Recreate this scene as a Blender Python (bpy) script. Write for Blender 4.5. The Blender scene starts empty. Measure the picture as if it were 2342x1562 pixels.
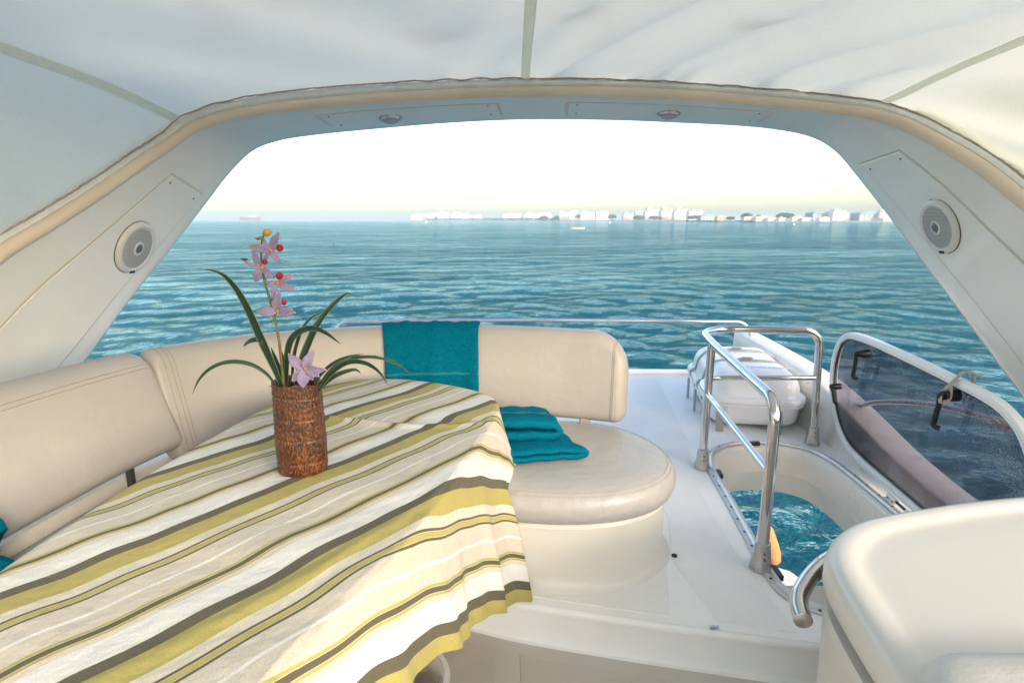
import bpy, bmesh, math, random
import numpy as np
from mathutils import Vector, Matrix

random.seed(7)
rng = np.random.default_rng(7)
S = bpy.context.scene
C = S.collection
PI = math.pi

# ------------------------------------------------------------------ camera, sky, sun, exposure
cam_d = bpy.data.cameras.new('camera')
cam = bpy.data.objects.new('camera', cam_d)
C.objects.link(cam)
cam.location = (0, 0, 1.4)
cam.rotation_euler = (math.radians(90 - 12.11), 0, 0)
cam_d.sensor_width = 36
cam_d.lens = 19.98
cam_d.clip_start = 0.02
cam_d.clip_end = 60000
cam_d.dof.use_dof = True
cam_d.dof.focus_distance = 1.7
cam_d.dof.aperture_fstop = 7.1
S.camera = cam

SUN_AZ, SUN_EL = math.radians(140), math.radians(24)      # clockwise from +Y (astern): behind the camera, to starboard
world = bpy.data.worlds.new('World')
S.world = world
world.use_nodes = True
wn = world.node_tree.nodes
sky = wn.new('ShaderNodeTexSky')
sky.sky_type = 'NISHITA'
sky.sun_disc = False
sky.sun_elevation = SUN_EL
sky.sun_rotation = SUN_AZ
sky.air_density = 1.0
sky.dust_density = 2.1
sky.ozone_density = 0.0
world.node_tree.links.new(sky.outputs[0], wn['Background'].inputs[0])
wn['Background'].inputs[1].default_value = 0.15

sun_d = bpy.data.lights.new('sun', 'SUN')
sun_d.energy = 0.75
sun_d.angle = math.radians(11)
sun_d.color = (1.0, 0.88, 0.75)
sun = bpy.data.objects.new('sun', sun_d)
C.objects.link(sun)
sdir = Vector((math.sin(SUN_AZ) * math.cos(SUN_EL), math.cos(SUN_AZ) * math.cos(SUN_EL), math.sin(SUN_EL)))
sun.rotation_euler = sdir.to_track_quat('Z', 'Y').to_euler()

S.view_settings.view_transform = 'Standard'
S.view_settings.look = 'None'
S.view_settings.gamma = 1.0
S.view_settings.use_curve_mapping = False
S.view_settings.exposure = 1.5
S.cycles.max_bounces = 10
S.cycles.diffuse_bounces = 5
S.cycles.transparent_max_bounces = 12
S.cycles.caustics_reflective = False
S.cycles.caustics_refractive = False

SEA_Z = -3.2

# ------------------------------------------------------------------ helpers
def col(hexs):
    v = [int(hexs[i:i + 2], 16) / 255 for i in (0, 2, 4)]
    return tuple((c / 12.92 if c <= .04045 else ((c + .055) / 1.055) ** 2.4) for c in v)

def mat(name, base, rough=.5, metal=0., coat=0., var=.0, vscale=6., bump=0., bscale=80., stretch=(1, 1, 1), sheen=0., spec=.5, trans=0., ior=1.45, alpha=1.):
    m = bpy.data.materials.new(name)
    m.use_nodes = True
    nt = m.node_tree
    b = nt.nodes['Principled BSDF']
    b.inputs['Base Color'].default_value = (*base, 1)
    b.inputs['Roughness'].default_value = rough
    b.inputs['Metallic'].default_value = metal
    b.inputs['Coat Weight'].default_value = coat
    b.inputs['Coat Roughness'].default_value = .08
    b.inputs['Sheen Weight'].default_value = sheen
    b.inputs['Specular IOR Level'].default_value = spec
    b.inputs['Transmission Weight'].default_value = trans
    b.inputs['IOR'].default_value = ior
    b.inputs['Alpha'].default_value = alpha
    tc = nt.nodes.new('ShaderNodeTexCoord')
    mp = nt.nodes.new('ShaderNodeMapping')
    mp.inputs['Scale'].default_value = stretch
    nt.links.new(tc.outputs['Object'], mp.inputs[0])
    if var > 0:
        n = nt.nodes.new('ShaderNodeTexNoise')
        n.inputs['Scale'].default_value = vscale
        n.inputs['Detail'].default_value = 6
        n.inputs['Roughness'].default_value = .65
        nt.links.new(mp.outputs[0], n.inputs['Vector'])
        r = nt.nodes.new('ShaderNodeValToRGB')
        r.color_ramp.elements[0].position = .3
        r.color_ramp.elements[1].position = .7
        r.color_ramp.elements[0].color = (*[c * (1 - var) for c in base], 1)
        r.color_ramp.elements[1].color = (*[min(1, c * (1 + var * .6)) for c in base], 1)
        nt.links.new(n.outputs[0], r.inputs[0])
        nt.links.new(r.outputs[0], b.inputs['Base Color'])
        mr = nt.nodes.new('ShaderNodeMapRange')
        mr.inputs[3].default_value = max(.02, rough - .08)
        mr.inputs[4].default_value = min(1, rough + .1)
        nt.links.new(n.outputs[0], mr.inputs[0])
        nt.links.new(mr.outputs[0], b.inputs['Roughness'])
    if bump > 0:
        n2 = nt.nodes.new('ShaderNodeTexNoise')
        n2.inputs['Scale'].default_value = bscale
        n2.inputs['Detail'].default_value = 4
        nt.links.new(mp.outputs[0], n2.inputs['Vector'])
        bp = nt.nodes.new('ShaderNodeBump')
        bp.inputs['Strength'].default_value = bump
        bp.inputs['Distance'].default_value = .01
        nt.links.new(n2.outputs[0], bp.inputs['Height'])
        nt.links.new(bp.outputs[0], b.inputs['Normal'])
    return m

WORIG = {}
def worig(o):
    return WORIG.get(o.name, Vector((0, 0, 0)))

def thing(name, label, cat, loc=(0, 0, 0), group=None):
    o = bpy.data.objects.new(name, None)
    o.empty_display_size = .05
    C.objects.link(o)
    o.location = loc
    WORIG[o.name] = Vector(loc)
    o['label'] = label
    o['category'] = cat
    if group: o['group'] = group
    return o

def mk(name, verts, faces, m, parent=None, smooth=True, sharp=40, kind=None, label=None, uv=None):
    me = bpy.data.meshes.new(name)
    w = worig(parent) if parent is not None else Vector((0, 0, 0))
    va = np.asarray(verts, dtype=float) - np.array(w)
    me.from_pydata(va.tolist(), [], [list(f) for f in faces])
    if smooth:
        me.polygons.foreach_set('use_smooth', [True] * len(me.polygons))
        if sharp: me.set_sharp_from_angle(angle=math.radians(sharp))
    mats = m if isinstance(m, (list, tuple)) else [m]
    for x in mats: me.materials.append(x)
    if uv is not None:
        lay = me.uv_layers.new(name='cloth')
        li = np.empty(len(me.loops), dtype=np.int32)
        me.loops.foreach_get('vertex_index', li)
        lay.data.foreach_set('uv', np.asarray(uv, dtype=np.float32)[li].ravel())
    me.update()
    o = bpy.data.objects.new(name, me)
    C.objects.link(o)
    if parent is not None:
        o.parent = parent
        WORIG[o.name] = Vector(w)
    if kind: o['kind'] = kind
    if label: o['label'] = label
    return o

def tag(o, label, cat, group=None):
    o['label'] = label
    o['category'] = cat
    if group: o['group'] = group
    return o

class MB:
    def __init__(s): s.v = []; s.f = []
    def add(s, vf):
        n = len(s.v)
        s.v += [tuple(p) for p in vf[0]]
        s.f += [tuple(i + n for i in f) for f in vf[1]]
        return s
    def mk(s, name, m, parent=None, **k): return mk(name, s.v, s.f, m, parent, **k)

def cr(pts, n, closed=False):
    """Catmull-Rom through pts, n evenly spaced samples"""
    P = np.asarray(pts, dtype=float)
    k = len(P)
    out = []
    segs = k if closed else k - 1
    for i in range(segs):
        if closed: p0, p1, p2, p3 = P[(i - 1) % k], P[i], P[(i + 1) % k], P[(i + 2) % k]
        else:
            p1, p2 = P[i], P[i + 1]
            p0 = P[i - 1] if i > 0 else 2 * p1 - p2
            p3 = P[i + 2] if i + 2 < k else 2 * p2 - p1
        t0 = 0; t1 = t0 + max(1e-6, np.linalg.norm(p1 - p0)) ** .5; t2 = t1 + max(1e-6, np.linalg.norm(p2 - p1)) ** .5; t3 = t2 + max(1e-6, np.linalg.norm(p3 - p2)) ** .5
        for t in np.linspace(t1, t2, 24, endpoint=False):
            a1 = (t1 - t) / (t1 - t0) * p0 + (t - t0) / (t1 - t0) * p1
            a2 = (t2 - t) / (t2 - t1) * p1 + (t - t1) / (t2 - t1) * p2
            a3 = (t3 - t) / (t3 - t2) * p2 + (t - t2) / (t3 - t2) * p3
            b1 = (t2 - t) / (t2 - t0) * a1 + (t - t0) / (t2 - t0) * a2
            b2 = (t3 - t) / (t3 - t1) * a2 + (t - t1) / (t3 - t1) * a3
            out.append((t2 - t) / (t2 - t1) * b1 + (t - t1) / (t2 - t1) * b2)
    out.append(P[0] if closed else P[-1])
    out = np.array(out)
    d = np.r_[0, np.cumsum(np.linalg.norm(np.diff(out, axis=0), axis=1))]
    q = np.linspace(0, d[-1], n, endpoint=not closed)
    return np.stack([np.interp(q, d, out[:, j]) for j in range(out.shape[1])], 1)

def fillet(pts, r, n=8):
    P = [Vector(p) for p in pts]
    rr = r if isinstance(r, (list, tuple)) else [r] * len(P)
    out = [P[0]]
    for i in range(1, len(P) - 1):
        a, b, c = P[i - 1], P[i], P[i + 1]
        d1 = (a - b); d2 = (c - b)
        q = min(rr[i], d1.length * .49, d2.length * .49)
        p1 = b + d1.normalized() * q; p2 = b + d2.normalized() * q
        for k in range(n + 1):
            t = k / n
            # blend of circle-like conic (weight .72)
            w = .72
            den = (1 - t) ** 2 + 2 * w * t * (1 - t) + t ** 2
            out.append((p1 * (1 - t) ** 2 + b * (2 * w * t * (1 - t)) + p2 * t ** 2) / den)
    out.append(P[-1])
    return out

def tube(path, r, seg=12, cap=True):
    P = [Vector(p) for p in path]
    n = len(P)
    R = r if hasattr(r, '__len__') else [r] * n
    T = []
    for i in range(n):
        a = P[max(0, i - 1)]; b = P[min(n - 1, i + 1)]
        T.append((b - a).normalized())
    ref = Vector((0, 0, 1)) if abs(T[0].z) < .9 else Vector((1, 0, 0))
    u = (ref - T[0] * ref.dot(T[0])).normalized()
    v, f = [], []
    for i in range(n):
        u = (u - T[i] * u.dot(T[i])).normalized()
        w = T[i].cross(u)
        for k in range(seg):
            a = 2 * PI * k / seg
            v.append(tuple(P[i] + (u * math.cos(a) + w * math.sin(a)) * R[i]))
    for i in range(n - 1):
        for k in range(seg):
            k2 = (k + 1) % seg
            f.append((i * seg + k, i * seg + k2, (i + 1) * seg + k2, (i + 1) * seg + k))
    if cap:
        f.append(tuple(range(seg))[::-1])
        f.append(tuple((n - 1) * seg + k for k in range(seg)))
    return v, f

def lathe(prof, centre=(0, 0, 0), axis=(0, 0, 1), seg=32, sx=1., up=None):
    """prof: list of (r, h) along the axis"""
    A = Vector(axis).normalized()
    ref = Vector(up) if up is not None else (Vector((0, 0, 1)) if abs(A.z) < .9 else Vector((1, 0, 0)))
    u = (ref - A * ref.dot(A)).normalized(); w = A.cross(u)
    c = Vector(centre)
    v, f = [], []
    for r, h in prof:
        for k in range(seg):
            a = 2 * PI * k / seg
            v.append(tuple(c + A * h + u * (math.cos(a) * r) + w * (math.sin(a) * r * sx)))
    for i in range(len(prof) - 1):
        for k in range(seg):
            k2 = (k + 1) % seg
            f.append((i * seg + k, i * seg + k2, (i + 1) * seg + k2, (i + 1) * seg + k))
    f.append(tuple(range(seg))[::-1])
    f.append(tuple((len(prof) - 1) * seg + k for k in range(seg)))
    return v, f

def box(c, s, rot=0.):
    x, y, z = (q / 2 for q in s)
    ca, sa = math.cos(rot), math.sin(rot)
    v = []
    for dz in (-z, z):
        for dx, dy in ((-x, -y), (x, -y), (x, y), (-x, y)):
            v.append((c[0] + dx * ca - dy * sa, c[1] + dx * sa + dy * ca, c[2] + dz))
    return v, [(3, 2, 1, 0), (4, 5, 6, 7), (0, 1, 5, 4), (1, 2, 6, 5), (2, 3, 7, 6), (3, 0, 4, 7)]

def obox(c, ax, ay, az, s):
    """box with own axes"""
    c = Vector(c); ax = Vector(ax).normalized() * s[0] / 2; ay = Vector(ay).normalized() * s[1] / 2; az = Vector(az).normalized() * s[2] / 2
    v = [tuple(c + ax * i + ay * j + az * k) for k in (-1, 1) for i, j in ((-1, -1), (1, -1), (1, 1), (-1, 1))]
    return v, [(3, 2, 1, 0), (4, 5, 6, 7), (0, 1, 5, 4), (1, 2, 6, 5), (2, 3, 7, 6), (3, 0, 4, 7)]

def normals2(P):
    """outward normals of a closed CCW 2D outline"""
    t = np.roll(P, -1, 0) - np.roll(P, 1, 0)
    t /= np.maximum(1e-9, np.linalg.norm(t, axis=1))[:, None]
    return np.stack([t[:, 1], -t[:, 0]], 1)

def ccw(P):
    P = np.asarray(P, dtype=float)
    a = np.sum(P[:, 0] * np.roll(P[:, 1], -1) - np.roll(P[:, 0], -1) * P[:, 1])
    return P if a > 0 else P[::-1]

def pad(outline, prof, cap0=True, cap1=True):
    """stack of inset outlines: prof = [(inset, z)...] bottom to top"""
    P = ccw(outline); N = normals2(P); k = len(P)
    v, f = [], []
    for ins, z in prof:
        Q = P - N * ins
        v += [(x, y, z) for x, y in Q]
    for i in range(len(prof) - 1):
        for j in range(k):
            j2 = (j + 1) % k
            f.append((i * k + j, i * k + j2, (i + 1) * k + j2, (i + 1) * k + j))
    if cap0: f.append(tuple(range(k))[::-1])
    if cap1: f.append(tuple((len(prof) - 1) * k + j for j in range(k)))
    return v, f

def grid_faces(nu, nv, wrap_u=False, flip=False):
    f = []
    for i in range(nu if wrap_u else nu - 1):
        i2 = (i + 1) % nu
        for j in range(nv - 1):
            q = (i * nv + j, i2 * nv + j, i2 * nv + j + 1, i * nv + j + 1)
            f.append(q[::-1] if flip else q)
    return f

def rrect(w, h, r, n=6, c=(0, 0)):
    pts = []
    for cx, cy, a0 in ((w / 2 - r, h / 2 - r, 0), (-w / 2 + r, h / 2 - r, 90), (-w / 2 + r, -h / 2 + r, 180), (w / 2 - r, -h / 2 + r, 270)):
        for k in range(n + 1):
            a = math.radians(a0 + 90 * k / n)
            pts.append((c[0] + cx + r * math.cos(a), c[1] + cy + r * math.sin(a)))
    return np.array(pts)

def smooth1(a, k):
    w = np.exp(-np.linspace(-2, 2, 2 * k + 1) ** 2)
    w /= w.sum()
    return np.convolve(np.r_[a[-k:], a, a[:k]], w, 'valid')

# ------------------------------------------------------------------ materials
M = {}
M['gel'] = mat('gelcoat', (.70, .665, .60), .28, coat=.3, var=.025, vscale=2.5)
M['console'] = mat('console_gelcoat', (.58, .565, .525), .3, coat=.25, var=.02, vscale=2.5)
M['gel_grey'] = mat('gelcoat_grey', (.66, .66, .62), .35, coat=.2, var=.06, vscale=3)
M['arch'] = mat('arch_gelcoat', (.73, .715, .66), .22, coat=.5, var=.05, vscale=2)
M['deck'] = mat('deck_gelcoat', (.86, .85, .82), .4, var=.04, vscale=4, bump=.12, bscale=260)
M['floor'] = mat('floor_gelcoat_shaded', (.56, .515, .455), .45, var=.05, vscale=4, bump=.15, bscale=260)  # same gelcoat as the deck, darkened: the footwell's shade is in the colour
M['floorpad'] = mat('floor_nonslip_shaded', (.54, .495, .435), .55, var=.06, vscale=5, bump=.35, bscale=420)  # footwell shade painted into the non-slip colour as well
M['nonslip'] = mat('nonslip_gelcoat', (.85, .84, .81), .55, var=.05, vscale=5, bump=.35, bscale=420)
M['vinyl'] = mat('cream_vinyl', (.425, .39, .355), .42, var=.05, vscale=4, bump=.10, bscale=170, coat=.05)
M['seatvinyl'] = mat('seat_vinyl', (.40, .385, .365), .34, var=.06, vscale=5, bump=.14, bscale=120, coat=.08)
def creased(m, sc, st):
    nt = m.node_tree; b = nt.nodes['Principled BSDF']; tc = nt.nodes.new('ShaderNodeTexCoord')
    n = nt.nodes.new('ShaderNodeTexNoise'); n.inputs['Scale'].default_value = sc; n.inputs['Detail'].default_value = 3; n.inputs['Distortion'].default_value = 1.5
    nt.links.new(tc.outputs['Object'], n.inputs['Vector'])
    bp = nt.nodes.new('ShaderNodeBump'); bp.inputs['Strength'].default_value = st; bp.inputs['Distance'].default_value = .03
    nt.links.new(n.outputs[0], bp.inputs['Height'])
    old = b.inputs['Normal'].links[0].from_node
    nt.links.new(bp.outputs[0], old.inputs['Normal'])
creased(M['vinyl'], 5, .16); creased(M['seatvinyl'], 9, .2)
M['stitch'] = mat('stitch_thread', (.36, .30, .25), .8)
M['bead'] = mat('tan_rubber_trim', (.66, .55, .42), .5, var=.06, vscale=3)
M['track'] = mat('grey_track', (.66, .66, .62), .55, var=.1, vscale=20)
M['chrome'] = mat('polished_steel', (.60, .59, .59), .09, metal=1., var=.05, vscale=9)
M['steel'] = mat('brushed_steel', (.52, .50, .48), .28, metal=1., var=.1, vscale=20)
M['alu'] = mat('aluminium_strip', (.62, .61, .59), .4, metal=.7, var=.12, vscale=30)
M['black'] = mat('black_plastic', (.012, .012, .014), .35)
M['dark'] = mat('dark_gap', (.06, .05, .045), .8)
M['brown'] = mat('shadow_gap', (.24, .19, .15), .7)
M['joint'] = mat('panel_sealant', (.52, .48, .41), .7)
M['white'] = mat('white_plastic', (.78, .78, .76), .35, var=.03, vscale=5)
M['raft'] = mat('raft_fibreglass', (.80, .80, .79), .3, coat=.3, var=.04, vscale=4)
M['strap'] = mat('grey_webbing', (.34, .36, .38), .7, bump=.4, bscale=600)
M['buckle'] = mat('dark_buckle', (.20, .205, .215), .4)
M['blueprint'] = mat('pale_blue_print', (.35, .60, .75), .5)
M['grey'] = mat('grey_bracket', (.30, .29, .28), .5)
M['teal'] = mat('teal_terry', (.001, .17, .27), .9, var=.25, vscale=90, bump=1., bscale=190, sheen=.0, spec=.05)
M['tealband'] = mat('teal_band', (.005, .19, .24), .75, var=.15, vscale=120, bump=.4, bscale=500)
M['leaf'] = mat('leaf_green', (.016, .042, .024), .4, var=.35, vscale=40, spec=.4)
M['leafedge'] = mat('leaf_edge', (.14, .19, .09), .5)
M['stem'] = mat('stem_green', (.16, .13, .035), .5, var=.3, vscale=60)
M['petal'] = mat('petal_mauve', (.28, .22, .36), .6, var=.18, vscale=70, sheen=.1)
M['petaltip'] = mat('petal_cream', (.44, .34, .34), .6, var=.1, vscale=60)
M['core'] = mat('flower_core', (.55, .27, .03), .5, var=.3, vscale=120)
M['lip'] = mat('flower_lip_red', (.36, .006, .014), .45, var=.3, vscale=150)
M['bud'] = mat('bud_yellow', (.50, .31, .02), .5, var=.25, vscale=100)
M['budstub'] = mat('bud_stub', (.20, .15, .08), .6, var=.3, vscale=100)
M['spk'] = mat('speaker_plastic', (.58, .575, .55), .4)
M['grille'] = mat('speaker_grille', (.46, .47, .46), .5)
M['hole'] = mat('grille_hole', (.11, .11, .115), .8)
M['dome'] = mat('tweeter_dome', (.10, .11, .12), .25)
M['rope'] = mat('natural_cord', (.50, .42, .33), .9, bump=.6, bscale=500)
M['lens'] = mat('light_lens', (.30, .32, .34), .12, coat=.5)
M['orange'] = mat('orange_cover', (.56, .25, .10), .6, var=.15, vscale=20)
M['pebble'] = mat('soil', (.03, .02, .015), .9, bump=.8, bscale=60)

# canvas: translucent white awning cloth with stains of its own
def canvas(name='awning_canvas', tint=(1, 1, 1)):
    m = bpy.data.materials.new(name); m.use_nodes = True
    nt = m.node_tree; b = nt.nodes['Principled BSDF']; out = nt.nodes['Material Output']
    tc = nt.nodes.new('ShaderNodeTexCoord')
    n = nt.nodes.new('ShaderNodeTexNoise'); n.inputs['Scale'].default_value = 1.6; n.inputs['Detail'].default_value = 7; n.inputs['Roughness'].default_value = .62
    nt.links.new(tc.outputs['Object'], n.inputs['Vector'])
    r = nt.nodes.new('ShaderNodeValToRGB')
    e = r.color_ramp.elements
    e[0].position = .25; e[0].color = (.66, .67, .61, 1)
    e[1].position = .50; e[1].color = (.72, .74, .675, 1)
    nt.links.new(n.outputs[0], r.inputs[0])
    # fine fibre marks
    mp = nt.nodes.new('ShaderNodeMapping'); mp.inputs['Scale'].default_value = (14, 90, 14)
    nt.links.new(tc.outputs['Object'], mp.inputs[0])
    n2 = nt.nodes.new('ShaderNodeTexNoise'); n2.inputs['Scale'].default_value = 3; n2.inputs['Detail'].default_value = 5
    nt.links.new(mp.outputs[0], n2.inputs['Vector'])
    r2 = nt.nodes.new('ShaderNodeValToRGB')
    r2.color_ramp.elements[0].position = .25; r2.color_ramp.elements[0].color = (.92, .91, .895, 1)
    r2.color_ramp.elements[1].position = .45; r2.color_ramp.elements[1].color = (1, 1, 1, 1)
    nt.links.new(n2.outputs[0], r2.inputs[0])
    mx = nt.nodes.new('ShaderNodeMix'); mx.data_type = 'RGBA'; mx.blend_type = 'MULTIPLY'; mx.inputs[0].default_value = 1
    nt.links.new(r.outputs[0], mx.inputs[6]); nt.links.new(r2.outputs[0], mx.inputs[7])
    # two soft mildew patches on the cloth itself
    last = mx.outputs[2]
    for (cx, cy, sx, sy, cc) in ((.93, 2.30, .17, .10, (.50, .45, .40)), (.24, 2.32, .13, .10, (.54, .50, .45)), (-.30, 2.45, .2, .12, (.60, .57, .52)), (-1.0, 2.1, .1, .3, (.64, .62, .57))):
        m2 = nt.nodes.new('ShaderNodeMapping'); m2.inputs['Location'].default_value = (-cx / sx, -(cy - 1) / sy, 0); m2.inputs['Scale'].default_value = (1 / sx, 1 / sy, 0)
        nt.links.new(tc.outputs['Object'], m2.inputs[0])
        ln = nt.nodes.new('ShaderNodeVectorMath'); ln.operation = 'LENGTH'
        nt.links.new(m2.outputs[0], ln.inputs[0])
        ad = nt.nodes.new('ShaderNodeMath'); ad.operation = 'ADD'
        nt.links.new(ln.outputs['Value'], ad.inputs[0]); nt.links.new(n.outputs[0], ad.inputs[1])
        mr = nt.nodes.new('ShaderNodeMapRange'); mr.interpolation_type = 'SMOOTHSTEP'
        mr.inputs[1].default_value = .5; mr.inputs[2].default_value = 1.6; mr.inputs[3].default_value = .5; mr.inputs[4].default_value = 0
        nt.links.new(ad.outputs[0], mr.inputs[0])
        mm = nt.nodes.new('ShaderNodeMix'); mm.data_type = 'RGBA'
        mm.inputs[7].default_value = (*cc, 1)
        nt.links.new(mr.outputs[0], mm.inputs[0]); nt.links.new(last, mm.inputs[6])
        last = mm.outputs[2]
    tn = nt.nodes.new('ShaderNodeMix'); tn.data_type = 'RGBA'; tn.blend_type = 'MULTIPLY'; tn.inputs[0].default_value = 1; tn.inputs[7].default_value = (*tint, 1)
    nt.links.new(last, tn.inputs[6]); last = tn.outputs[2]
    nt.links.new(last, b.inputs['Base Color'])
    b.inputs['Roughness'].default_value = .75
    b.inputs['Specular IOR Level'].default_value = .25
    bp = nt.nodes.new('ShaderNodeBump'); bp.inputs['Strength'].default_value = .15; bp.inputs['Distance'].default_value = .004
    n3 = nt.nodes.new('ShaderNodeTexNoise'); n3.inputs['Scale'].default_value = 180
    nt.links.new(tc.outputs['Object'], n3.inputs['Vector'])
    nt.links.new(n3.outputs[0], bp.inputs['Height']); nt.links.new(bp.outputs[0], b.inputs['Normal'])
    tr = nt.nodes.new('ShaderNodeBsdfTranslucent'); nt.links.new(last, tr.inputs[0])
    ms = nt.nodes.new('ShaderNodeMixShader'); ms.inputs[0].default_value = .42
    nt.links.new(b.outputs[0], ms.inputs[1]); nt.links.new(tr.outputs[0], ms.inputs[2])
    nt.links.new(ms.outputs[0], out.inputs[0])
    return m
M['canvas'] = canvas()
M['hem'] = mat('frayed_hem', (.36, .31, .26), .9, var=.3, vscale=60)
M['seam'] = canvas('canvas_seam', (1.18, 1.18, 1.15))

def striped():
    """woven stripes: repeat .36 m across the cloth coordinate v"""
    m = bpy.data.materials.new('striped_cotton'); m.use_nodes = True
    nt = m.node_tree; b = nt.nodes['Principled BSDF']; out = nt.nodes['Material Output']
    uv = nt.nodes.new('ShaderNodeUVMap'); uv.uv_map = 'cloth'
    sp = nt.nodes.new('ShaderNodeSeparateXYZ'); nt.links.new(uv.outputs[0], sp.inputs[0])
    mu = nt.nodes.new('ShaderNodeMath'); mu.operation = 'MULTIPLY'; mu.inputs[1].default_value = 1 / .36
    nt.links.new(sp.outputs[1], mu.inputs[0])
    fr = nt.nodes.new('ShaderNodeMath'); fr.operation = 'FRACT'; nt.links.new(mu.outputs[0], fr.inputs[0])
    dark, olive, off, cream, white, pink = (.125, .115, .075), (.44, .385, .125), (.66, .61, .51), (.62, .57, .48), (.76, .76, .73), (.68, .61, .51)
    lime = (.46, .41, .13)
    stops = [(0, dark), (.088, olive), (.245, off), (.325, dark), (.345, off), (.35, lime), (.388, off), (.393, dark), (.412, cream), (.55, white), (.572, cream), (.705, lime), (.724, off), (.728, dark), (.768, off), (.772, lime), (.79, pink), (.835, white)]
    rp = nt.nodes.new('ShaderNodeValToRGB'); cr_ = rp.color_ramp; cr_.interpolation = 'CONSTANT'
    while len(cr_.elements) < len(stops): cr_.elements.new(.5)
    for e, (p, c) in zip(cr_.elements, stops): e.position = p
    for e, (p, c) in zip(cr_.elements, stops): e.position = p; e.color = (*c, 1)
    nt.links.new(fr.outputs[0], rp.inputs[0])
    # yarn variation along the weave
    mp = nt.nodes.new('ShaderNodeMapping'); mp.inputs['Scale'].default_value = (260, 900, 1); nt.links.new(uv.outputs[0], mp.inputs[0])
    n = nt.nodes.new('ShaderNodeTexNoise'); n.inputs['Scale'].default_value = 1; n.inputs['Detail'].default_value = 3; nt.links.new(mp.outputs[0], n.inputs['Vector'])
    r2 = nt.nodes.new('ShaderNodeValToRGB'); r2.color_ramp.elements[0].position = .3; r2.color_ramp.elements[0].color = (.78, .78, .78, 1); r2.color_ramp.elements[1].position = .7; r2.color_ramp.elements[1].color = (1.12, 1.12, 1.1, 1)
    nt.links.new(n.outputs[0], r2.inputs[0])
    mx = nt.nodes.new('ShaderNodeMix'); mx.data_type = 'RGBA'; mx.blend_type = 'MULTIPLY'; mx.inputs[0].default_value = 1
    nt.links.new(rp.outputs[0], mx.inputs[6]); nt.links.new(r2.outputs[0], mx.inputs[7])
    nt.links.new(mx.outputs[2], b.inputs['Base Color'])
    b.inputs['Roughness'].default_value = .9; b.inputs['Specular IOR Level'].default_value = .15; b.inputs['Sheen Weight'].default_value = .1
    n4 = nt.nodes.new('ShaderNodeTexNoise'); n4.inputs['Scale'].default_value = 26; n4.inputs['Detail'].default_value = 5; nt.links.new(uv.outputs[0], n4.inputs['Vector'])
    ad = nt.nodes.new('ShaderNodeMath'); ad.operation = 'MULTIPLY_ADD'; ad.inputs[1].default_value = .12
    nt.links.new(n.outputs[0], ad.inputs[0]); nt.links.new(n4.outputs[0], ad.inputs[2])
    bp = nt.nodes.new('ShaderNodeBump'); bp.inputs['Strength'].default_value = .6; bp.inputs['Distance'].default_value = .012
    nt.links.new(ad.outputs[0], bp.inputs['Height']); nt.links.new(bp.outputs[0], b.inputs['Normal'])
    tr = nt.nodes.new('ShaderNodeBsdfTranslucent'); nt.links.new(mx.outputs[2], tr.inputs[0])
    ms = nt.nodes.new('ShaderNodeMixShader'); ms.inputs[0].default_value = .12
    nt.links.new(b.outputs[0], ms.inputs[1]); nt.links.new(tr.outputs[0], ms.inputs[2]); nt.links.new(ms.outputs[0], out.inputs[0])
    return m
M['cloth'] = striped()

def vase_mat():
    m = bpy.data.materials.new('brown_glaze'); m.use_nodes = True
    nt = m.node_tree; b = nt.nodes['Principled BSDF']
    tc = nt.nodes.new('ShaderNodeTexCoord'); mp = nt.nodes.new('ShaderNodeMapping'); mp.inputs['Scale'].default_value = (230, 230, 90)
    nt.links.new(tc.outputs['Object'], mp.inputs[0])
    n = nt.nodes.new('ShaderNodeTexNoise'); n.inputs['Scale'].default_value = 1.; n.inputs['Detail'].default_value = 4; nt.links.new(mp.outputs[0], n.inputs['Vector'])
    n2 = nt.nodes.new('ShaderNodeTexNoise'); n2.inputs['Scale'].default_value = 18; n2.inputs['Detail'].default_value = 3; nt.links.new(tc.outputs['Object'], n2.inputs['Vector'])
    ad = nt.nodes.new('ShaderNodeMath'); ad.operation = 'MULTIPLY_ADD'; ad.inputs[1].default_value = .5; nt.links.new(n2.outputs[0], ad.inputs[0]); nt.links.new(n.outputs[0], ad.inputs[2])
    r = nt.nodes.new('ShaderNodeValToRGB'); e = r.color_ramp.elements
    e[0].position = .62; e[0].color = (.028, .009, .003, 1); e[1].position = .92; e[1].color = (.19, .062, .011, 1)
    e2 = e.new(.76); e2.color = (.085, .022, .004, 1)
    nt.links.new(ad.outputs[0], r.inputs[0]); nt.links.new(r.outputs[0], b.inputs['Base Color'])
    b.inputs['Roughness'].default_value = .3; b.inputs['Coat Weight'].default_value = .4; b.inputs['Coat Roughness'].default_value = .15
    bp = nt.nodes.new('ShaderNodeBump'); bp.inputs['Strength'].default_value = .9; bp.inputs['Distance'].default_value = .006
    nt.links.new(n.outputs[0], bp.inputs['Height']); nt.links.new(bp.outputs[0], b.inputs['Normal'])
    return m
M['vase'] = vase_mat()

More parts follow.
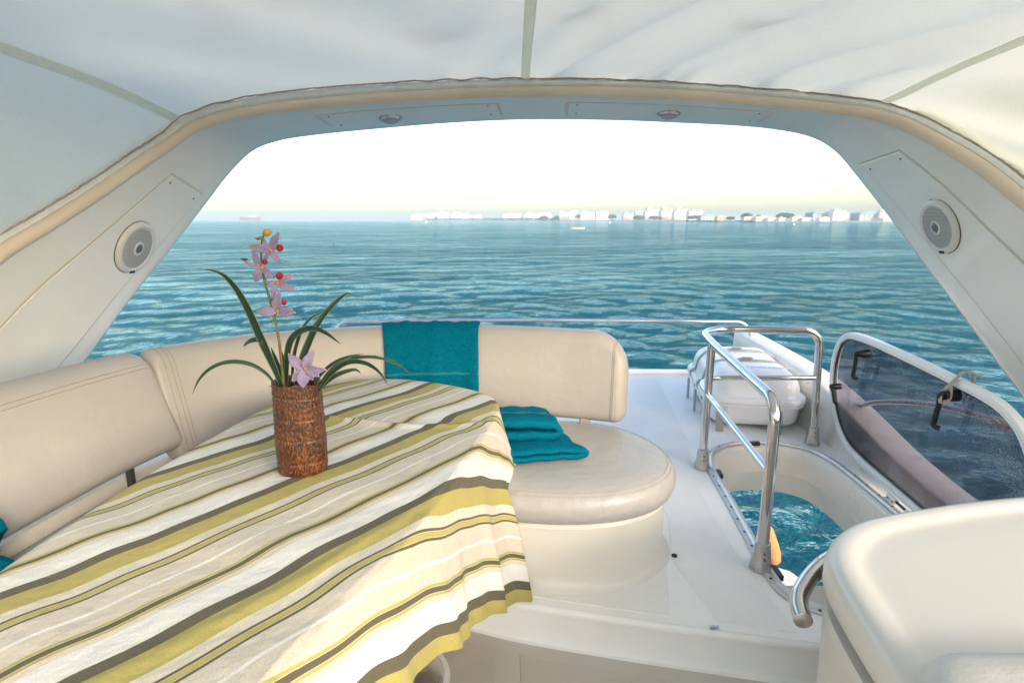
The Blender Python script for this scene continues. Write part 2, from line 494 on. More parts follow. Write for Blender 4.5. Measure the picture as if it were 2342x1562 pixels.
def sea_mat():
    m = bpy.data.materials.new('sea_water'); m.use_nodes = True
    nt = m.node_tree; nt.nodes.remove(nt.nodes['Principled BSDF']); out = nt.nodes['Material Output']
    N = nt.nodes.new; K = nt.links.new
    tc = N('ShaderNodeTexCoord')
    def noise(sc, st, det=5, dist=.6, rot=.2):
        mp = N('ShaderNodeMapping'); mp.inputs['Scale'].default_value = st; mp.inputs['Rotation'].default_value = (0, 0, rot)
        K(tc.outputs['Object'], mp.inputs[0])
        n = N('ShaderNodeTexNoise'); n.inputs['Scale'].default_value = sc; n.inputs['Detail'].default_value = det; n.inputs['Roughness'].default_value = .58; n.inputs['Distortion'].default_value = dist
        K(mp.outputs[0], n.inputs['Vector']); return n.outputs[0]
    def math_(op, a, b):
        x = N('ShaderNodeMath'); x.operation = op
        for k, q in enumerate((a, b)):
            if isinstance(q, (int, float)): x.inputs[k].default_value = q
            else: K(q, x.inputs[k])
        return x.outputs[0]
    h = math_('MULTIPLY', noise(1.15, (.9, 1.35, 1)), 1.0)
    h = math_('ADD', h, math_('MULTIPLY', noise(3.1, (.9, 1.3, 1), rot=-.3), .6))
    h = math_('ADD', h, math_('MULTIPLY', noise(.34, (.75, 1.4, 1), rot=.35), .9))
    # wind patches: long slicks where the chop is weaker
    w = N('ShaderNodeMapRange'); w.inputs[1].default_value = .35; w.inputs[2].default_value = .65; w.inputs[3].default_value = .55; w.inputs[4].default_value = 1.25
    K(noise(.045, (.45, 1.5, 1), 4, 1.0, .15), w.inputs[0])
    bp = N('ShaderNodeBump'); bp.inputs['Distance'].default_value = .38
    K(w.outputs[0], bp.inputs['Strength']); K(h, bp.inputs['Height'])
    df = N('ShaderNodeBsdfDiffuse'); df.inputs[0].default_value = (.0, .078, .106, 1); K(bp.outputs[0], df.inputs['Normal'])
    gl = N('ShaderNodeBsdfGlossy'); gl.inputs['Color'].default_value = (.76, .98, 1.0, 1); gl.inputs['Roughness'].default_value = .05; K(bp.outputs[0], gl.inputs['Normal'])
    fz = N('ShaderNodeFresnel'); fz.inputs[0].default_value = 1.33; K(bp.outputs[0], fz.inputs['Normal'])
    ms = N('ShaderNodeMixShader'); K(fz.outputs[0], ms.inputs[0]); K(df.outputs[0], ms.inputs[1]); K(gl.outputs[0], ms.inputs[2])
    K(ms.outputs[0], out.inputs[0])
    return m
M['sea'] = sea_mat()

def pane_mat():
    m = bpy.data.materials.new('smoked_acrylic'); m.use_nodes = True
    nt = m.node_tree; out = nt.nodes['Material Output']; b = nt.nodes['Principled BSDF']
    b.inputs['Base Color'].default_value = (.03, .03, .04, 1); b.inputs['Roughness'].default_value = .06
    tc = nt.nodes.new('ShaderNodeTexCoord')
    tr = nt.nodes.new('ShaderNodeBsdfTransparent'); tr.inputs[0].default_value = (.54, .53, .58, 1)
    gl = nt.nodes.new('ShaderNodeBsdfGlossy'); gl.inputs['Roughness'].default_value = .05
    lw = nt.nodes.new('ShaderNodeLayerWeight'); pw = nt.nodes.new('ShaderNodeMath'); pw.operation = 'POWER'; pw.inputs[1].default_value = 4; nt.links.new(lw.outputs['Facing'], pw.inputs[0])
    fz = nt.nodes.new('ShaderNodeMath'); fz.operation = 'MULTIPLY_ADD'; fz.inputs[1].default_value = .5; fz.inputs[2].default_value = .025; nt.links.new(pw.outputs[0], fz.inputs[0])
    m1 = nt.nodes.new('ShaderNodeMixShader'); nt.links.new(fz.outputs[0], m1.inputs[0]); nt.links.new(tr.outputs[0], m1.inputs[1]); nt.links.new(gl.outputs[0], m1.inputs[2])
    # salt spots dried on the pane
    vo = nt.nodes.new('ShaderNodeTexVoronoi'); vo.inputs['Scale'].default_value = 190; nt.links.new(tc.outputs['Object'], vo.inputs['Vector'])
    n = nt.nodes.new('ShaderNodeTexNoise'); n.inputs['Scale'].default_value = 5; n.inputs['Detail'].default_value = 4; nt.links.new(tc.outputs['Object'], n.inputs['Vector'])
    th = nt.nodes.new('ShaderNodeMapRange'); th.inputs[1].default_value = .36; th.inputs[2].default_value = .62; th.inputs[3].default_value = .0; th.inputs[4].default_value = .36
    nt.links.new(n.outputs[0], th.inputs[0])
    lt = nt.nodes.new('ShaderNodeMath'); lt.operation = 'LESS_THAN'; nt.links.new(vo.outputs['Distance'], lt.inputs[0]); nt.links.new(th.outputs[0], lt.inputs[1])
    mu = nt.nodes.new('ShaderNodeMath'); mu.operation = 'MULTIPLY_ADD'; mu.inputs[1].default_value = .45; nt.links.new(lt.outputs[0], mu.inputs[0]); mu.inputs[2].default_value = .03
    df = nt.nodes.new('ShaderNodeBsdfDiffuse'); df.inputs[0].default_value = (.6, .62, .66, 1)
    m2 = nt.nodes.new('ShaderNodeMixShader'); nt.links.new(mu.outputs[0], m2.inputs[0]); nt.links.new(m1.outputs[0], m2.inputs[1]); nt.links.new(df.outputs[0], m2.inputs[2])
    nt.links.new(m2.outputs[0], out.inputs[0])
    return m
M['pane'] = pane_mat()

def far(name, c, var=.08): return mat(name, c, .8, var=var, vscale=.08)
M['bldg'] = far('pale_render', (.84, .78, .72)); M['bldg2'] = far('pink_render', (.78, .66, .58)); M['bldg3'] = far('grey_blue_cladding', (.30, .40, .45)); M['bldg4'] = far('orange_render', (.62, .36, .14))
M['fwin'] = far('far_glass_hazed', (.60, .57, .55)); M['froof'] = far('far_roof', (.72, .66, .60)); M['ftree'] = mat('far_foliage_hazed', (.12, .20, .20), .8, var=.25, vscale=.4); M['ftrunk'] = far('far_trunk', (.12, .09, .07))  # glass lightened, foliage tinted bluish: extra distance haze put into the colour
M['land'] = far('sand_and_rock', (.42, .36, .32), .2); M['rock'] = far('breakwater_rock', (.10, .11, .12), .3); M['red'] = far('red_lead_paint', (.42, .10, .07)); M['hullwhite'] = far('boat_white', (.78, .76, .72))

# ------------------------------------------------------------------ sea
def build_sea():
    nr = 640
    rad = 2.0 * (8000 / 2.0) ** (np.linspace(0, 1, nr))
    ang = np.r_[np.linspace(-80, 80, 900), np.linspace(80, 280, 160)[1:-1]]
    ang = np.radians(ang)
    A, Rr = np.meshgrid(ang, rad, indexing='ij')
    X = np.sin(A) * Rr; Y = np.cos(A) * Rr
    Z = np.zeros_like(X)
    dr = Rr * (math.log(4000) / (nr - 1))
    for i in range(46):
        lam = 0.7 * 1.105 ** i
        if lam > 45: break
        th = PI / 2 + .35 + rng.normal() * .55
        k = 2 * PI / lam
        amp = .0085 * lam if lam < 2.2 else .0085 * 2.2 * (2.2 / lam) ** .25
        fade = np.clip((lam / dr - 3) / 3, 0, 1)
        ph = rng.uniform(0, 2 * PI)
        s = np.sin(k * (X * math.cos(th) + Y * math.sin(th)) + ph + .6 * np.sin(.31 * X / lam ** .5 + i) + .5 * np.sin(.23 * Y / lam ** .5 + 2 * i))
        Z += amp * fade * (s - .25 * np.cos(2 * np.arcsin(np.clip(s, -1, 1))))
    Z += SEA_Z
    v = np.stack([X, Y, Z], -1).reshape(-1, 3)
    na = len(ang)
    i = np.arange(na)[:, None]; j = np.arange(nr - 1)[None, :]
    i2 = (i + 1) % na
    q = np.stack(np.broadcast_arrays(i * nr + j, i2 * nr + j, i2 * nr + j + 1, i * nr + j + 1), -1).reshape(-1, 4)
    v = np.vstack([v, [[0, 0, SEA_Z]]])
    me = bpy.data.meshes.new('sea')
    me.vertices.add(len(v)); me.vertices.foreach_set('co', v.ravel())
    me.loops.add(q.size); me.loops.foreach_set('vertex_index', q.ravel().astype(np.int32))
    me.polygons.add(len(q)); me.polygons.foreach_set('loop_start', np.arange(0, q.size, 4, dtype=np.int32)); me.polygons.foreach_set('use_smooth', np.ones(len(q), dtype=bool))
    me.update(calc_edges=True); me.validate()
    me.materials.append(M['sea'])
    o = bpy.data.objects.new('sea', me); C.objects.link(o); o['kind'] = 'structure'
build_sea()

# ------------------------------------------------------------------ sea air
def build_haze():
    v, f = box((0, 0, 21), (16400, 16400, 54), 0)
    hz = bpy.data.materials.new('sea_haze'); hz.use_nodes = True
    nt = hz.node_tree; nt.nodes.remove(nt.nodes['Principled BSDF'])
    pv = nt.nodes.new('ShaderNodeVolumePrincipled'); pv.inputs['Color'].default_value = (.72, .92, 1.0, 1); pv.inputs['Density'].default_value = HAZE; pv.inputs['Anisotropy'].default_value = .0
    nt.links.new(pv.outputs[0], nt.nodes['Material Output'].inputs['Volume'])
    o = mk('haze', v, f, hz, None, smooth=False); o['kind'] = 'stuff'
HAZE = .0002
build_haze()

# ------------------------------------------------------------------ decks
HATCH = cr([(1.107, 1.868), (1.066, 1.93), (1.06, 2.03), (1.085, 2.279), (1.125, 2.638), (1.164, 3.022), (1.2, 3.161), (1.26, 3.271), (1.374, 3.361), (1.529, 3.403), (1.711, 3.375), (1.825, 3.292), (1.868, 3.17), (1.875, 3.0), (1.865, 2.75), (1.85, 2.5), (1.83, 2.2), (1.80, 1.98), (1.74, 1.87), (1.65, 1.81), (1.45, 1.785), (1.25, 1.80)], 110, closed=True)
HATCH = ccw(HATCH)
HN = normals2(HATCH)
front_edge = cr([(-1.02, -1.2), (-1.0, .5), (-.96, 1.2), (-.88, 1.75), (-.62, 1.98), (-.195, 1.955), (.015, 1.888), (.347, 1.808), (.688, 1.736), (1.049, 1.666), (1.5, 1.60), (2.02, 1.53)], 70)
deck_outer = [tuple(p) for p in front_edge] + [(2.02, 3.5), (2.06, 5.0), (1.9, 5.07), (0, 5.12), (-1.9, 5.07), (-2.02, 4.9), (-2.02, -1.2)]

def plate(name, outer, holes, z, m, parent=None, flip=False, **k):
    bm = bmesh.new()
    edges = []
    for lp in [outer] + holes:
        vs = [bm.verts.new((p[0], p[1], z)) for p in lp]
        for a, b in zip(vs, vs[1:] + vs[:1]): edges.append(bm.edges.new((a, b)))
    bmesh.ops.triangle_fill(bm, edges=edges, use_beauty=True)
    bmesh.ops.recalc_face_normals(bm, faces=bm.faces)
    if bm.faces and (sum(f.normal.z for f in bm.faces) < 0) != flip:
        bmesh.ops.reverse_faces(bm, faces=bm.faces)
    v = [tuple(x.co) for x in bm.verts]; bm.verts.index_update()
    f = [tuple(x.index for x in y.verts) for y in bm.faces]
    bm.free()
    return mk(name, v, f, m, parent, smooth=False, **k)

deck = plate('upper_deck', deck_outer, [[tuple(p) for p in HATCH]], 0, M['deck']); deck['kind'] = 'structure'
plate('deck_underside', deck_outer, [[tuple(p) for p in HATCH]], -.30, M['gel'], deck, flip=True)
# step down to the lower floor with a rounded nosing
P = front_edge; T = np.gradient(P, axis=0); T /= np.linalg.norm(T, axis=1)[:, None]; Nf = np.stack([T[:, 1], -T[:, 0]], 1)   # towards the footwell
v = []
prof = [(-.012, .0), (0, -.0015), (.009, -.006), (.014, -.014), (.014, -.026), (.004, -.032), (.004, -.145), (.012, -.157), (.03, -.161)]
for p, n in zip(P, Nf):
    for o_, z_ in prof: v.append((p[0] + n[0] * o_, p[1] + n[1] * o_, z_))
mk('deck_step', v, grid_faces(len(P), len(prof)), M['deck'], deck)
# stern lip
mk('stern_lip', *tube(fillet([(2.03, 4.6, .02), (2.03, 5.06, .02), (0, 5.11, .02), (-1.98, 5.05, .02), (-2.0, 4.6, .02)], .2), .03, 10), M['deck'], deck)

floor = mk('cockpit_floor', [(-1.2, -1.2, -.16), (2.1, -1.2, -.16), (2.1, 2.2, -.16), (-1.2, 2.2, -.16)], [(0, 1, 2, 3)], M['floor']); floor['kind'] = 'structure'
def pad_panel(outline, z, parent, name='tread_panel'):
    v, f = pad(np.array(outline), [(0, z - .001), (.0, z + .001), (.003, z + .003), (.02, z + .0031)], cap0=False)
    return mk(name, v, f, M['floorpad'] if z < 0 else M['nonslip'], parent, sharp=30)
fe = [tuple(p) for p in P]
# raised non-slip pads on the lower floor, joint at x = .025
off = P + Nf * .085
ri = [tuple(p) for p, q in zip(off, P) if .05 < q[0] < 1.9]
li = [tuple(p) for p, q in zip(off, P) if q[0] < -.02 and q[1] > .0]
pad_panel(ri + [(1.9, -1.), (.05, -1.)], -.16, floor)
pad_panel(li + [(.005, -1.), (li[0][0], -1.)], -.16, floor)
# raised pads on the upper deck, joint at x = .654
on = P - Nf * .035
a = [tuple(p) for p, q in zip(on, P) if -.2 < q[0] < .64]
b_ = [tuple(p) for p, q in zip(on, P) if .675 < q[0] < .99]
pad_panel(a + [(.645, 2.1), (.4, 2.05), (.1, 2.08), (-.17, 2.15)], 0, deck)
pad_panel(b_ + [(.98, 1.85), (.96, 2.2), (1.0, 2.9), (1.15, 3.5), (1.3, 4.9), (.67, 4.9), (.72, 3.0), (.75, 2.5), (.67, 2.15)], 0, deck)
drain = mk('deck_snap', *lathe([(.012, 0), (.012, .008), (.006, .012)], (.69, 2.17, .001), seg=12), M['black'], deck)
mk('step_latch', *box((.709, 1.737, .004), (.03, .012, .008), .1), M['chrome'], deck)

# hatch tunnel under the deck (part of the deck moulding)
def ring_wall(profile, name, m, parent):
    v = []
    for p, n in zip(HATCH, HN):
        for o_, z_ in profile: v.append((p[0] + n[0] * o_, p[1] + n[1] * o_, z_))
    return mk(name, v, grid_faces(len(HATCH), len(profile), wrap_u=True, flip=True), m, parent)
ring_wall([(0, .0), (-.012, -.006), (-.02, -.02), (-.035, -.165), (-.03, -.175)], 'hatch_well', M['gel'], deck)
ring_wall([(-.03, -.175), (-.012, -.178), (-.008, -.31)], 'hatch_well_skirt', M['gel_grey'], deck)

# bulwarks and the lower hull seen through the hatch
def bulwark(side, prof_y, label):
    t = thing('bulwark', label, 'bulwark', (2.1 * side, 2.5, 0))
    ys = cr(prof_y, 60)    # (y, ztop, xin)
    v = []
    for y, zt, xi in ys:
        w = .20; zt = max(zt, .05)
        for dx, z in ((-.05, -.02), (-.015, zt * .6), (-.006, zt - .02), (.002, zt - .006), (.016, zt), (w - .03, zt + .004), (w - .008, zt - .01), (w, zt - .03), (w + .02, -.3), (w - .05, -.31), (w - .15, -.31)):
            v.append((side * (xi + dx), y, z))
    n = 11
    f = grid_faces(len(ys), n, flip=(side < 0))
    f.append(tuple(range(n)) if side < 0 else tuple(range(n))[::-1]); f.append(tuple((len(ys) - 1) * n + i for i in range(n)))
    mk('moulding', v, f, M['gel'], t)
    return t
bulwark(1, [(5.1, .40, 2.04), (4.5, .385, 2.04), (3.7, .34, 2.04), (3.3, .25, 2.05), (2.9, .14, 2.06), (2.5, .075, 2.07), (1.6, .06, 2.07), (0, .06, 2.05), (-1.2, .06, 2.0)], 'white moulded bulwark sloping down behind the life raft and hatch lid')
bulwark(-1, [(5.1, .30, 2.0), (4.2, .32, 2.0), (3.3, .40, 2.0), (2.6, .5, 1.98), (2.0, .55, 1.98), (0, .55, 1.96), (-1.2, .55, 1.9)], 'white moulded bulwark hidden behind the curved sofa back')
hull = thing('lower_hull', 'white lower deck edge glimpsed through the open hatch', 'hull', (0, 1, SEA_Z))
hp = cr([(-2.3, -2), (-2.3, 3), (-2.2, 4.6), (0, 4.75), (2.45, 4.72), (2.62, 4.45), (2.62, 3), (2.6, -2)], 80)
mk('side_deck', *pad(hp, [(.05, SEA_Z - .4), (.0, -2.2), (.0, -1.78), (.02, -1.73), (.06, -1.71), (.08, -1.71)]), M['gel'], hull)

# ------------------------------------------------------------------ radar arch
NPT = [(-2.05, 1.40, .70), (-1.97, 1.85, 1.02), (-1.90, 2.127, 1.257), (-1.83, 2.291, 1.368), (-1.76, 2.492, 1.496), (-1.69, 2.752, 1.662), (-1.65, 2.91, 1.757), (-1.582, 2.97, 1.828), (-1.462, 3.0, 1.879), (-1.24, 3.0, 1.92), (-.809, 3.02, 1.967), (-.373, 3.03, 1.995), (0, 3.04, 2.01), (.501, 3.04, 2.01), (.869, 3.03, 1.993), (1.452, 3.01, 1.943), (1.70, 2.93, 1.895), (1.785, 2.76, 1.82), (1.835, 2.552, 1.704), (1.90, 2.403, 1.594), (1.96, 2.236, 1.451), (2.03, 2.06, 1.29), (2.08, 1.81, 1.05), (2.12, 1.36, .6)]
FPT = [(-2.16, 2.24, .36), (-2.09, 2.47, .57), (-2.03, 2.668, .743), (-1.955, 2.878, .967), (-1.85, 3.171, 1.252), (-1.755, 3.397, 1.492), (-1.66, 3.529, 1.673), (-1.53, 3.565, 1.797), (-1.37, 3.54, 1.846), (-1.16, 3.52, 1.874), (-.77, 3.52, 1.911), (-.36, 3.52, 1.943), (.05, 3.52, 1.961), (.53, 3.52, 1.959), (.92, 3.52, 1.946), (1.50, 3.52, 1.912), (1.75, 3.52, 1.864), (1.875, 3.49, 1.785), (1.98, 3.432, 1.646), (2.05, 3.229, 1.433), (2.11, 2.947, 1.164), (2.15, 2.761, .985), (2.21, 2.34, .61), (2.24, 2.12, .40)]
both = cr(np.hstack([np.array(NPT), np.array(FPT)]), 181)
AN, AF = both[:, :3], both[:, 3:]
ACEN = np.array([.1, 2.4, 1.0])
dS = np.gradient((AN + AF) / 2, axis=0)
AINW = np.cross(dS, AF - AN); AINW /= np.linalg.norm(AINW, axis=1)[:, None]
sg = np.sign(np.sum(AINW * (ACEN - (AN + AF) / 2), axis=1)); AINW *= np.sign(np.sum(sg))
ADW = (AF - AN) / np.linalg.norm(AF - AN, axis=1)[:, None]

def arch_pt(s, w, lift=0.):
    """s 0..1 along the hoop from port foot to starboard foot, w 0 front edge .. 1 rear edge, lift towards the inside"""
    q = s * (len(AN) - 1); i = int(min(len(AN) - 2, math.floor(q))); t = q - i
    n = AN[i] * (1 - t) + AN[i + 1] * t; f = AF[i] * (1 - t) + AF[i + 1] * t; iw = AINW[i] * (1 - t) + AINW[i + 1] * t
    return n * (1 - w) + f * w + iw * lift

arch = thing('radar_arch', 'cream moulded arch spanning the cockpit with raked legs either side', 'arch', (0, 2.5, 0))
v = []
sec = [(0, 0), (.1, 0), (.3, 0), (.5, 0), (.7, 0), (.88, 0), (.95, .002), (.985, .012), (1.0, .035), (1.0, .09), (.97, .115), (.8, .125), (.4, .13), (.08, .12), (0, .10), (-.03, .06)]
for i in range(len(AN)):
    for w_, b2 in sec: v.append(AN[i] * (1 - w_) + AF[i] * w_ - AINW[i] * b2)
n = len(sec)
f = []
for i in range(len(AN) - 1):
    for j in range(n):
        j2 = (j + 1) % n
        f.append((i * n + j, i * n + j2, (i + 1) * n + j2, (i + 1) * n + j))
f.append(tuple(range(n))); f.append(tuple((len(AN) - 1) * n + j for j in range(n))[::-1])
mk('frame', v, f, M['arch'], arch, sharp=50)
mk('edge_trim', *tube([p - iw * .012 - dw * .004 for p, iw, dw in zip(AN, AINW, ADW)], .027, 14), M['bead'], arch)
mk('canvas_track', *tube([p - iw * .046 - dw * .012 for p, iw, dw in zip(AN, AINW, ADW)], .015, 8), M['track'], arch)

def arch_panel(s0, s1, w0, w1, lift=.005, nose=None, screws=True, name='cover_panel'):
    """thin screwed panel lying on the inner skin: rounded plate with a shadow joint"""
    ns = 40
    ss = np.linspace(s0, s1, ns)
    def strip(ex, l0, l1, m, nm, par):
        L = []
        de = ex / .5; es = (.0022 if ex else 0) * (1 if s1 > s0 else -1)
        ss = np.linspace(s0 - es, s1 + es, ns)
        for s in ss:
            L.append((s, w0 - de)); 
        for k in range(1, 6): L.append((s1 + es, w0 - de + (w1 - w0 + 2 * de) * k / 6))
        for s in ss[::-1]: L.append((s, w1 + de))
        for k in range(1, 6): L.append((s0 - es, w1 + de - (w1 - w0 + 2 * de) * k / 6))
        k = len(L); vv = []
        cs = (s0 + s1) / 2; cw = (w0 + w1) / 2
        for fac, li in ((1, l0), (1, l1 * .7), (.995, l1), (.97, l1)):
            for s, w_ in L:
                sc = 1 - (1 - fac) * 2
                vv.append(arch_pt(cs + (s - cs) * (1 - (1 - fac) * .6), cw + (w_ - cw) * sc, li))
        ff = [(r * k + j, r * k + (j + 1) % k, (r + 1) * k + (j + 1) % k, (r + 1) * k + j) for r in range(3) for j in range(k)]
        base = len(vv)
        # ladder of quads across the plate
        top = 3 * k
        A_ = [top + j for j in range(ns)]; B_ = [top + ns + 5 + (ns - 1 - j) for j in range(ns)]
        for j in range(ns - 1): ff.append((A_[j], A_[j + 1], B_[j + 1], B_[j]))
        c1 = [top + ns - 1 + q for q in range(0, 7)]; ff.append(tuple(c1))
        c0 = [top + 2 * ns + 5 + q for q in range(-1, 5)] + [top]; ff.append(tuple(c0))
        return mk(nm, vv, ff, m, par, sharp=30)
    o = strip(0, .0, lift, M['arch'], name, arch)
    strip(.007, .0, .0014, M['joint'], 'sealant_joint', o)
    if screws:
        for s, w_ in ((s0, w0), (s0, w1), (s1, w0), (s1, w1)):
            s_ = s + (.006 if s == s0 else -.006) * (1 if s1 > s0 else -1); w__ = w_ + (.06 if w_ == w0 else -.06)
            p = arch_pt(s_, w__, lift); iw = arch_pt(s_, w__, lift + .01) - p
            mk('screw', *lathe([(.006, 0), (.005, .002)], p, iw, 10), M['dark'], o)
    return o

def s_near(idx_pt):
    d = np.linalg.norm((AN + AF) / 2 - np.array(idx_pt), axis=1); return int(np.argmin(d)) / (len(AN) - 1)
sL1 = s_near((-1.66, 3.06, 1.60)); sL0 = s_near((-2.05, 1.95, .62))
sR1 = s_near((1.885, 3.05, 1.70)); sR0 = s_near((2.13, 1.85, .6))
arch_panel(sL0, sL1, .30, .80)
arch_panel(sR0, sR1, .30, .78)
sc0 = s_near((-1.0, 3.26, 1.92)); sc1 = s_near((-.08, 3.28, 1.985)); arch_panel(sc0, sc1, .28, .72, .003)
sd0 = s_near((.30, 3.28, 1.985)); sd1 = s_near((1.36, 3.26, 1.93)); arch_panel(sd0, sd1, .28, .72, .003)

def dome_light(pt, label):
    s = s_near(pt); p = arch_pt(s, .56, .0035); iw = Vector(arch_pt(s, .56, .0135) - p).normalized()
    t = thing('deckhead_light', label, 'light', tuple(p), 'dome lights under the arch')
    mk('bezel', *lathe([(.062, 0), (.062, .005), (.056, .011), (.046, .012)], p, iw, 32), M['steel'], t)
    mk('lens', *lathe([(.046, .010), (.043, .018), (.032, .025), (.016, .029), (.004, .030)], p, iw, 32), M['lens'], t)
dome_light((-.655, 3.27, 1.95), 'small round dome light under the arch, directly above the orchid side')
dome_light((.87, 3.27, 1.97), 'small round dome light under the arch, above the life raft side')

def speaker(sp, wp, label):
    p = arch_pt(sp, wp, .004); iw = Vector(arch_pt(sp, wp, .014) - p).normalized()
    t = thing('wall_speaker', label, 'speaker', tuple(p), 'round speakers on the arch legs')
    up = Vector((0, 0, 1)); up = (up - iw * up.dot(iw)).normalized(); sd = iw.cross(up)
    R = .132
    mk('ring', *lathe([(R, 0), (R, .010), (R - .006, .018), (R - .018, .022), (R - .022, .018)], p, iw, 56), M['spk'], t)
    mk('gasket', *lathe([(R + .003, 0), (R + .003, .003), (R - .01, .004)], p, iw, 48), M['dark'], t)
    g = mk('grille', *lathe([(R - .021, .016), (R - .05, .021), (.03, .023)], p, iw, 48), M['grille'], t)
    mb = MB(); P0 = Vector(p)
    for i in range(-17, 18):
        for j in range(-17, 18):
            x = (i + .5 * (j % 2)) * .0066; y = j * .0066
            r = math.hypot(x, y)
            if .036 < r < R - .024:
                h = (.016 + .005 * (R - .021 - r) / .029 if r > R - .05 else .021 + .002 * (R - .05 - r) / (R - .08)) + .0006
                c = P0 + sd * x + up * y + iw * h
                q = .0021
                vv = [tuple(c + sd * (q * math.cos(a)) + up * (q * math.sin(a))) for a in (0, PI / 3, 2 * PI / 3, PI, 4 * PI / 3, 5 * PI / 3)]
                mb.add((vv, [(0, 1, 2, 3, 4, 5)]))
    o = mb.mk('grille_holes', M['hole'], g, smooth=False); o['kind'] = 'stuff'
    mk('tweeter_ring', *lathe([(.034, .020), (.033, .026), (.025, .027), (.024, .022)], p, iw, 32), M['spk'], t)
    mk('tweeter', *lathe([(.024, .023), (.020, .028), (.010, .031), (.001, .032)], p, iw, 24), M['dome'], t)
    c = P0 - up * (R - .010) + iw * .021
    mk('badge', *obox(c, sd, up, iw, (.032, .013, .004)), M['black'], t)
spL = s_near((-1.83, 2.76, 1.28)); spR = s_near((1.98, 2.72, 1.36))
speaker(spL, .60, 'round white speaker on the arch leg beside the sofa, cream lit')
speaker(spR, .57, 'round white speaker on the arch leg above the smoked hatch lid')

# ------------------------------------------------------------------ canopy
can = thing('canopy', 'white canvas awning stretched overhead from the arch', 'awning', (0, 1, 2))
edge = AN - AINW * .074 - ADW * .02
arc = np.r_[0, np.cumsum(np.linalg.norm(np.diff(edge, axis=0), axis=1))]
iL = int(np.argmin(np.linalg.norm(AN - np.array([-1.60, 2.96, 1.815]), axis=1)))
iR = int(np.argmin(np.linalg.norm(AN - np.array([1.73, 2.89, 1.88]), axis=1)))
iC = int(np.argmin(np.abs(AN[:, 0] - .05)))
def canopy_pt(i, v, wr=True):
    """i float index along the arch edge, v metres forward of the arch"""
    k = int(min(len(edge) - 2, max(0, math.floor(i)))); t = i - k
    e = edge[k] * (1 - t) + edge[k + 1] * t
    iw = AINW[k] * (1 - t) + AINW[k + 1] * t
    p = e + np.array([0, -v, 0])
    p[2] += .13 * (1 - math.exp(-v / 1.0)) * (1 if e[2] > 1.7 else .9)
    if wr:
        x = p[0]
        d = 0.
        fade = math.exp(-v / 1.0)
        # pull-lines fanning forward from the arch, strongest to starboard
        u = x - .55 * v
        env = (min(1., max(0., (x + .45) / .8)) if x < 1.75 else .8) * (1 - .85 * math.exp(-((i - iR) / 4.) ** 2)) * (1 - .6 * math.exp(-((i - iC) / 3.) ** 2))
        d += env * .040 * (math.sin(u * 15 + .8 * math.sin(u * 4.1)) * (1 - math.exp(-v / .12)) * (.35 + .65 * fade))
        d += env * .012 * math.sin(u * 41 + 2 * math.sin(u * 9)) * math.exp(-v / .30) * (1 - math.exp(-v / .03))
        u2 = x + .75 * v
        d += (1 - env) * .010 * math.sin(u2 * 7 + 1.2) * (1 - math.exp(-v / .3))
        d += .006 * math.sin(v * 3.1 + x * 1.7)
        d += .022 * math.sin(min(1, v / 2.2) * PI)  # slight sag
        p = p + iw * d
        p = p + iw * (.0035 * math.sin(i * 1.1 + 2.5 * math.sin(i * .23)) * math.sin(i * .083 + 1) * math.exp(-v / .05))
    return p
def cpanel(i0, i1, vmax=3.9, nv=56, nu=None, v0=0., label=None):
    nu = nu or max(8, int((i1 - i0) * 2.2))
    vs = []
    for a in np.linspace(i0, i1, nu):
        for b in np.linspace(0, 1, nv) ** 1.3:
            vs.append(canopy_pt(a, v0 + b * vmax))
    o = mk('canvas_panel', vs, grid_faces(nu, nv), M['canvas'], can, sharp=0)
    if label: o['label'] = label
i_lo_L = int(np.argmin(np.abs(AN[:60, 2] - 1.13))); i_lo_R = 120 + int(np.argmin(np.abs(AN[120:, 2] - 1.22)))
cpanel(iL, iC, label='left overhead canvas panel'); cpanel(iC, iR, label='wrinkled right overhead canvas panel')
cpanel(i_lo_L, iL, vmax=3.0, label='side canvas panel falling to the left'); cpanel(iR, i_lo_R, vmax=1.35, label='sunlit side canvas panel falling to the right')
def seam(i, w=.022, vmax=3.9):
    vs = []
    for v_ in np.linspace(.0, vmax, 60):
        c = canopy_pt(i, v_); a = canopy_pt(i - .3, v_); b = canopy_pt(i + .3, v_)
        d = (b - a) / np.linalg.norm(b - a); k = int(i); iw = AINW[k]
        for q, l in ((-1, .001), (-.93, .005), (-.5, .0045), (-.4, .006), (.4, .006), (.5, .0045), (.93, .005), (1, .001)): vs.append(c + d * (q * w) + iw * l)
    mk('seam_tape', vs, grid_faces(60, 8), M['seam'], can, sharp=25)
seam(iL); seam(iC); seam(iR)
# ragged hem of the canvas along the track
hem = []
for i in np.linspace(i_lo_L, i_lo_R, 500):
    c = canopy_pt(i, 0.0); k = int(min(len(AN) - 1, i))
    hem.append(c + AINW[k] * (.002 + .0012 * math.sin(i * 3.7) * math.sin(i * .61)) + np.array([0, .003 * math.sin(i * 1.3) * math.sin(i * .37), .001 * math.sin(i * 5.1)]))
mk('hem_cord', *tube(hem, .0045, 6), M['hem'], can)
def mesh_flap(a, b):
    vs = []
    for i in np.linspace(a, b, 80):
        k = int(min(len(AN) - 2, i)); c = AN[k] + (AN[k + 1] - AN[k]) * (i - k) - AINW[k] * .080
        for q in (0, .015, .03, .05): vs.append(c - AINW[k] * (q * .55) + np.array([0, -q, q * .25]) + AINW[k] * (.012 + .003 * math.sin(i * 1.3 + q * 40)))
    mk('zip_flap', vs, grid_faces(80, 4), M['seam'], can)
mesh_flap(i_lo_L, iL - 2); mesh_flap(iR + 3, i_lo_R)

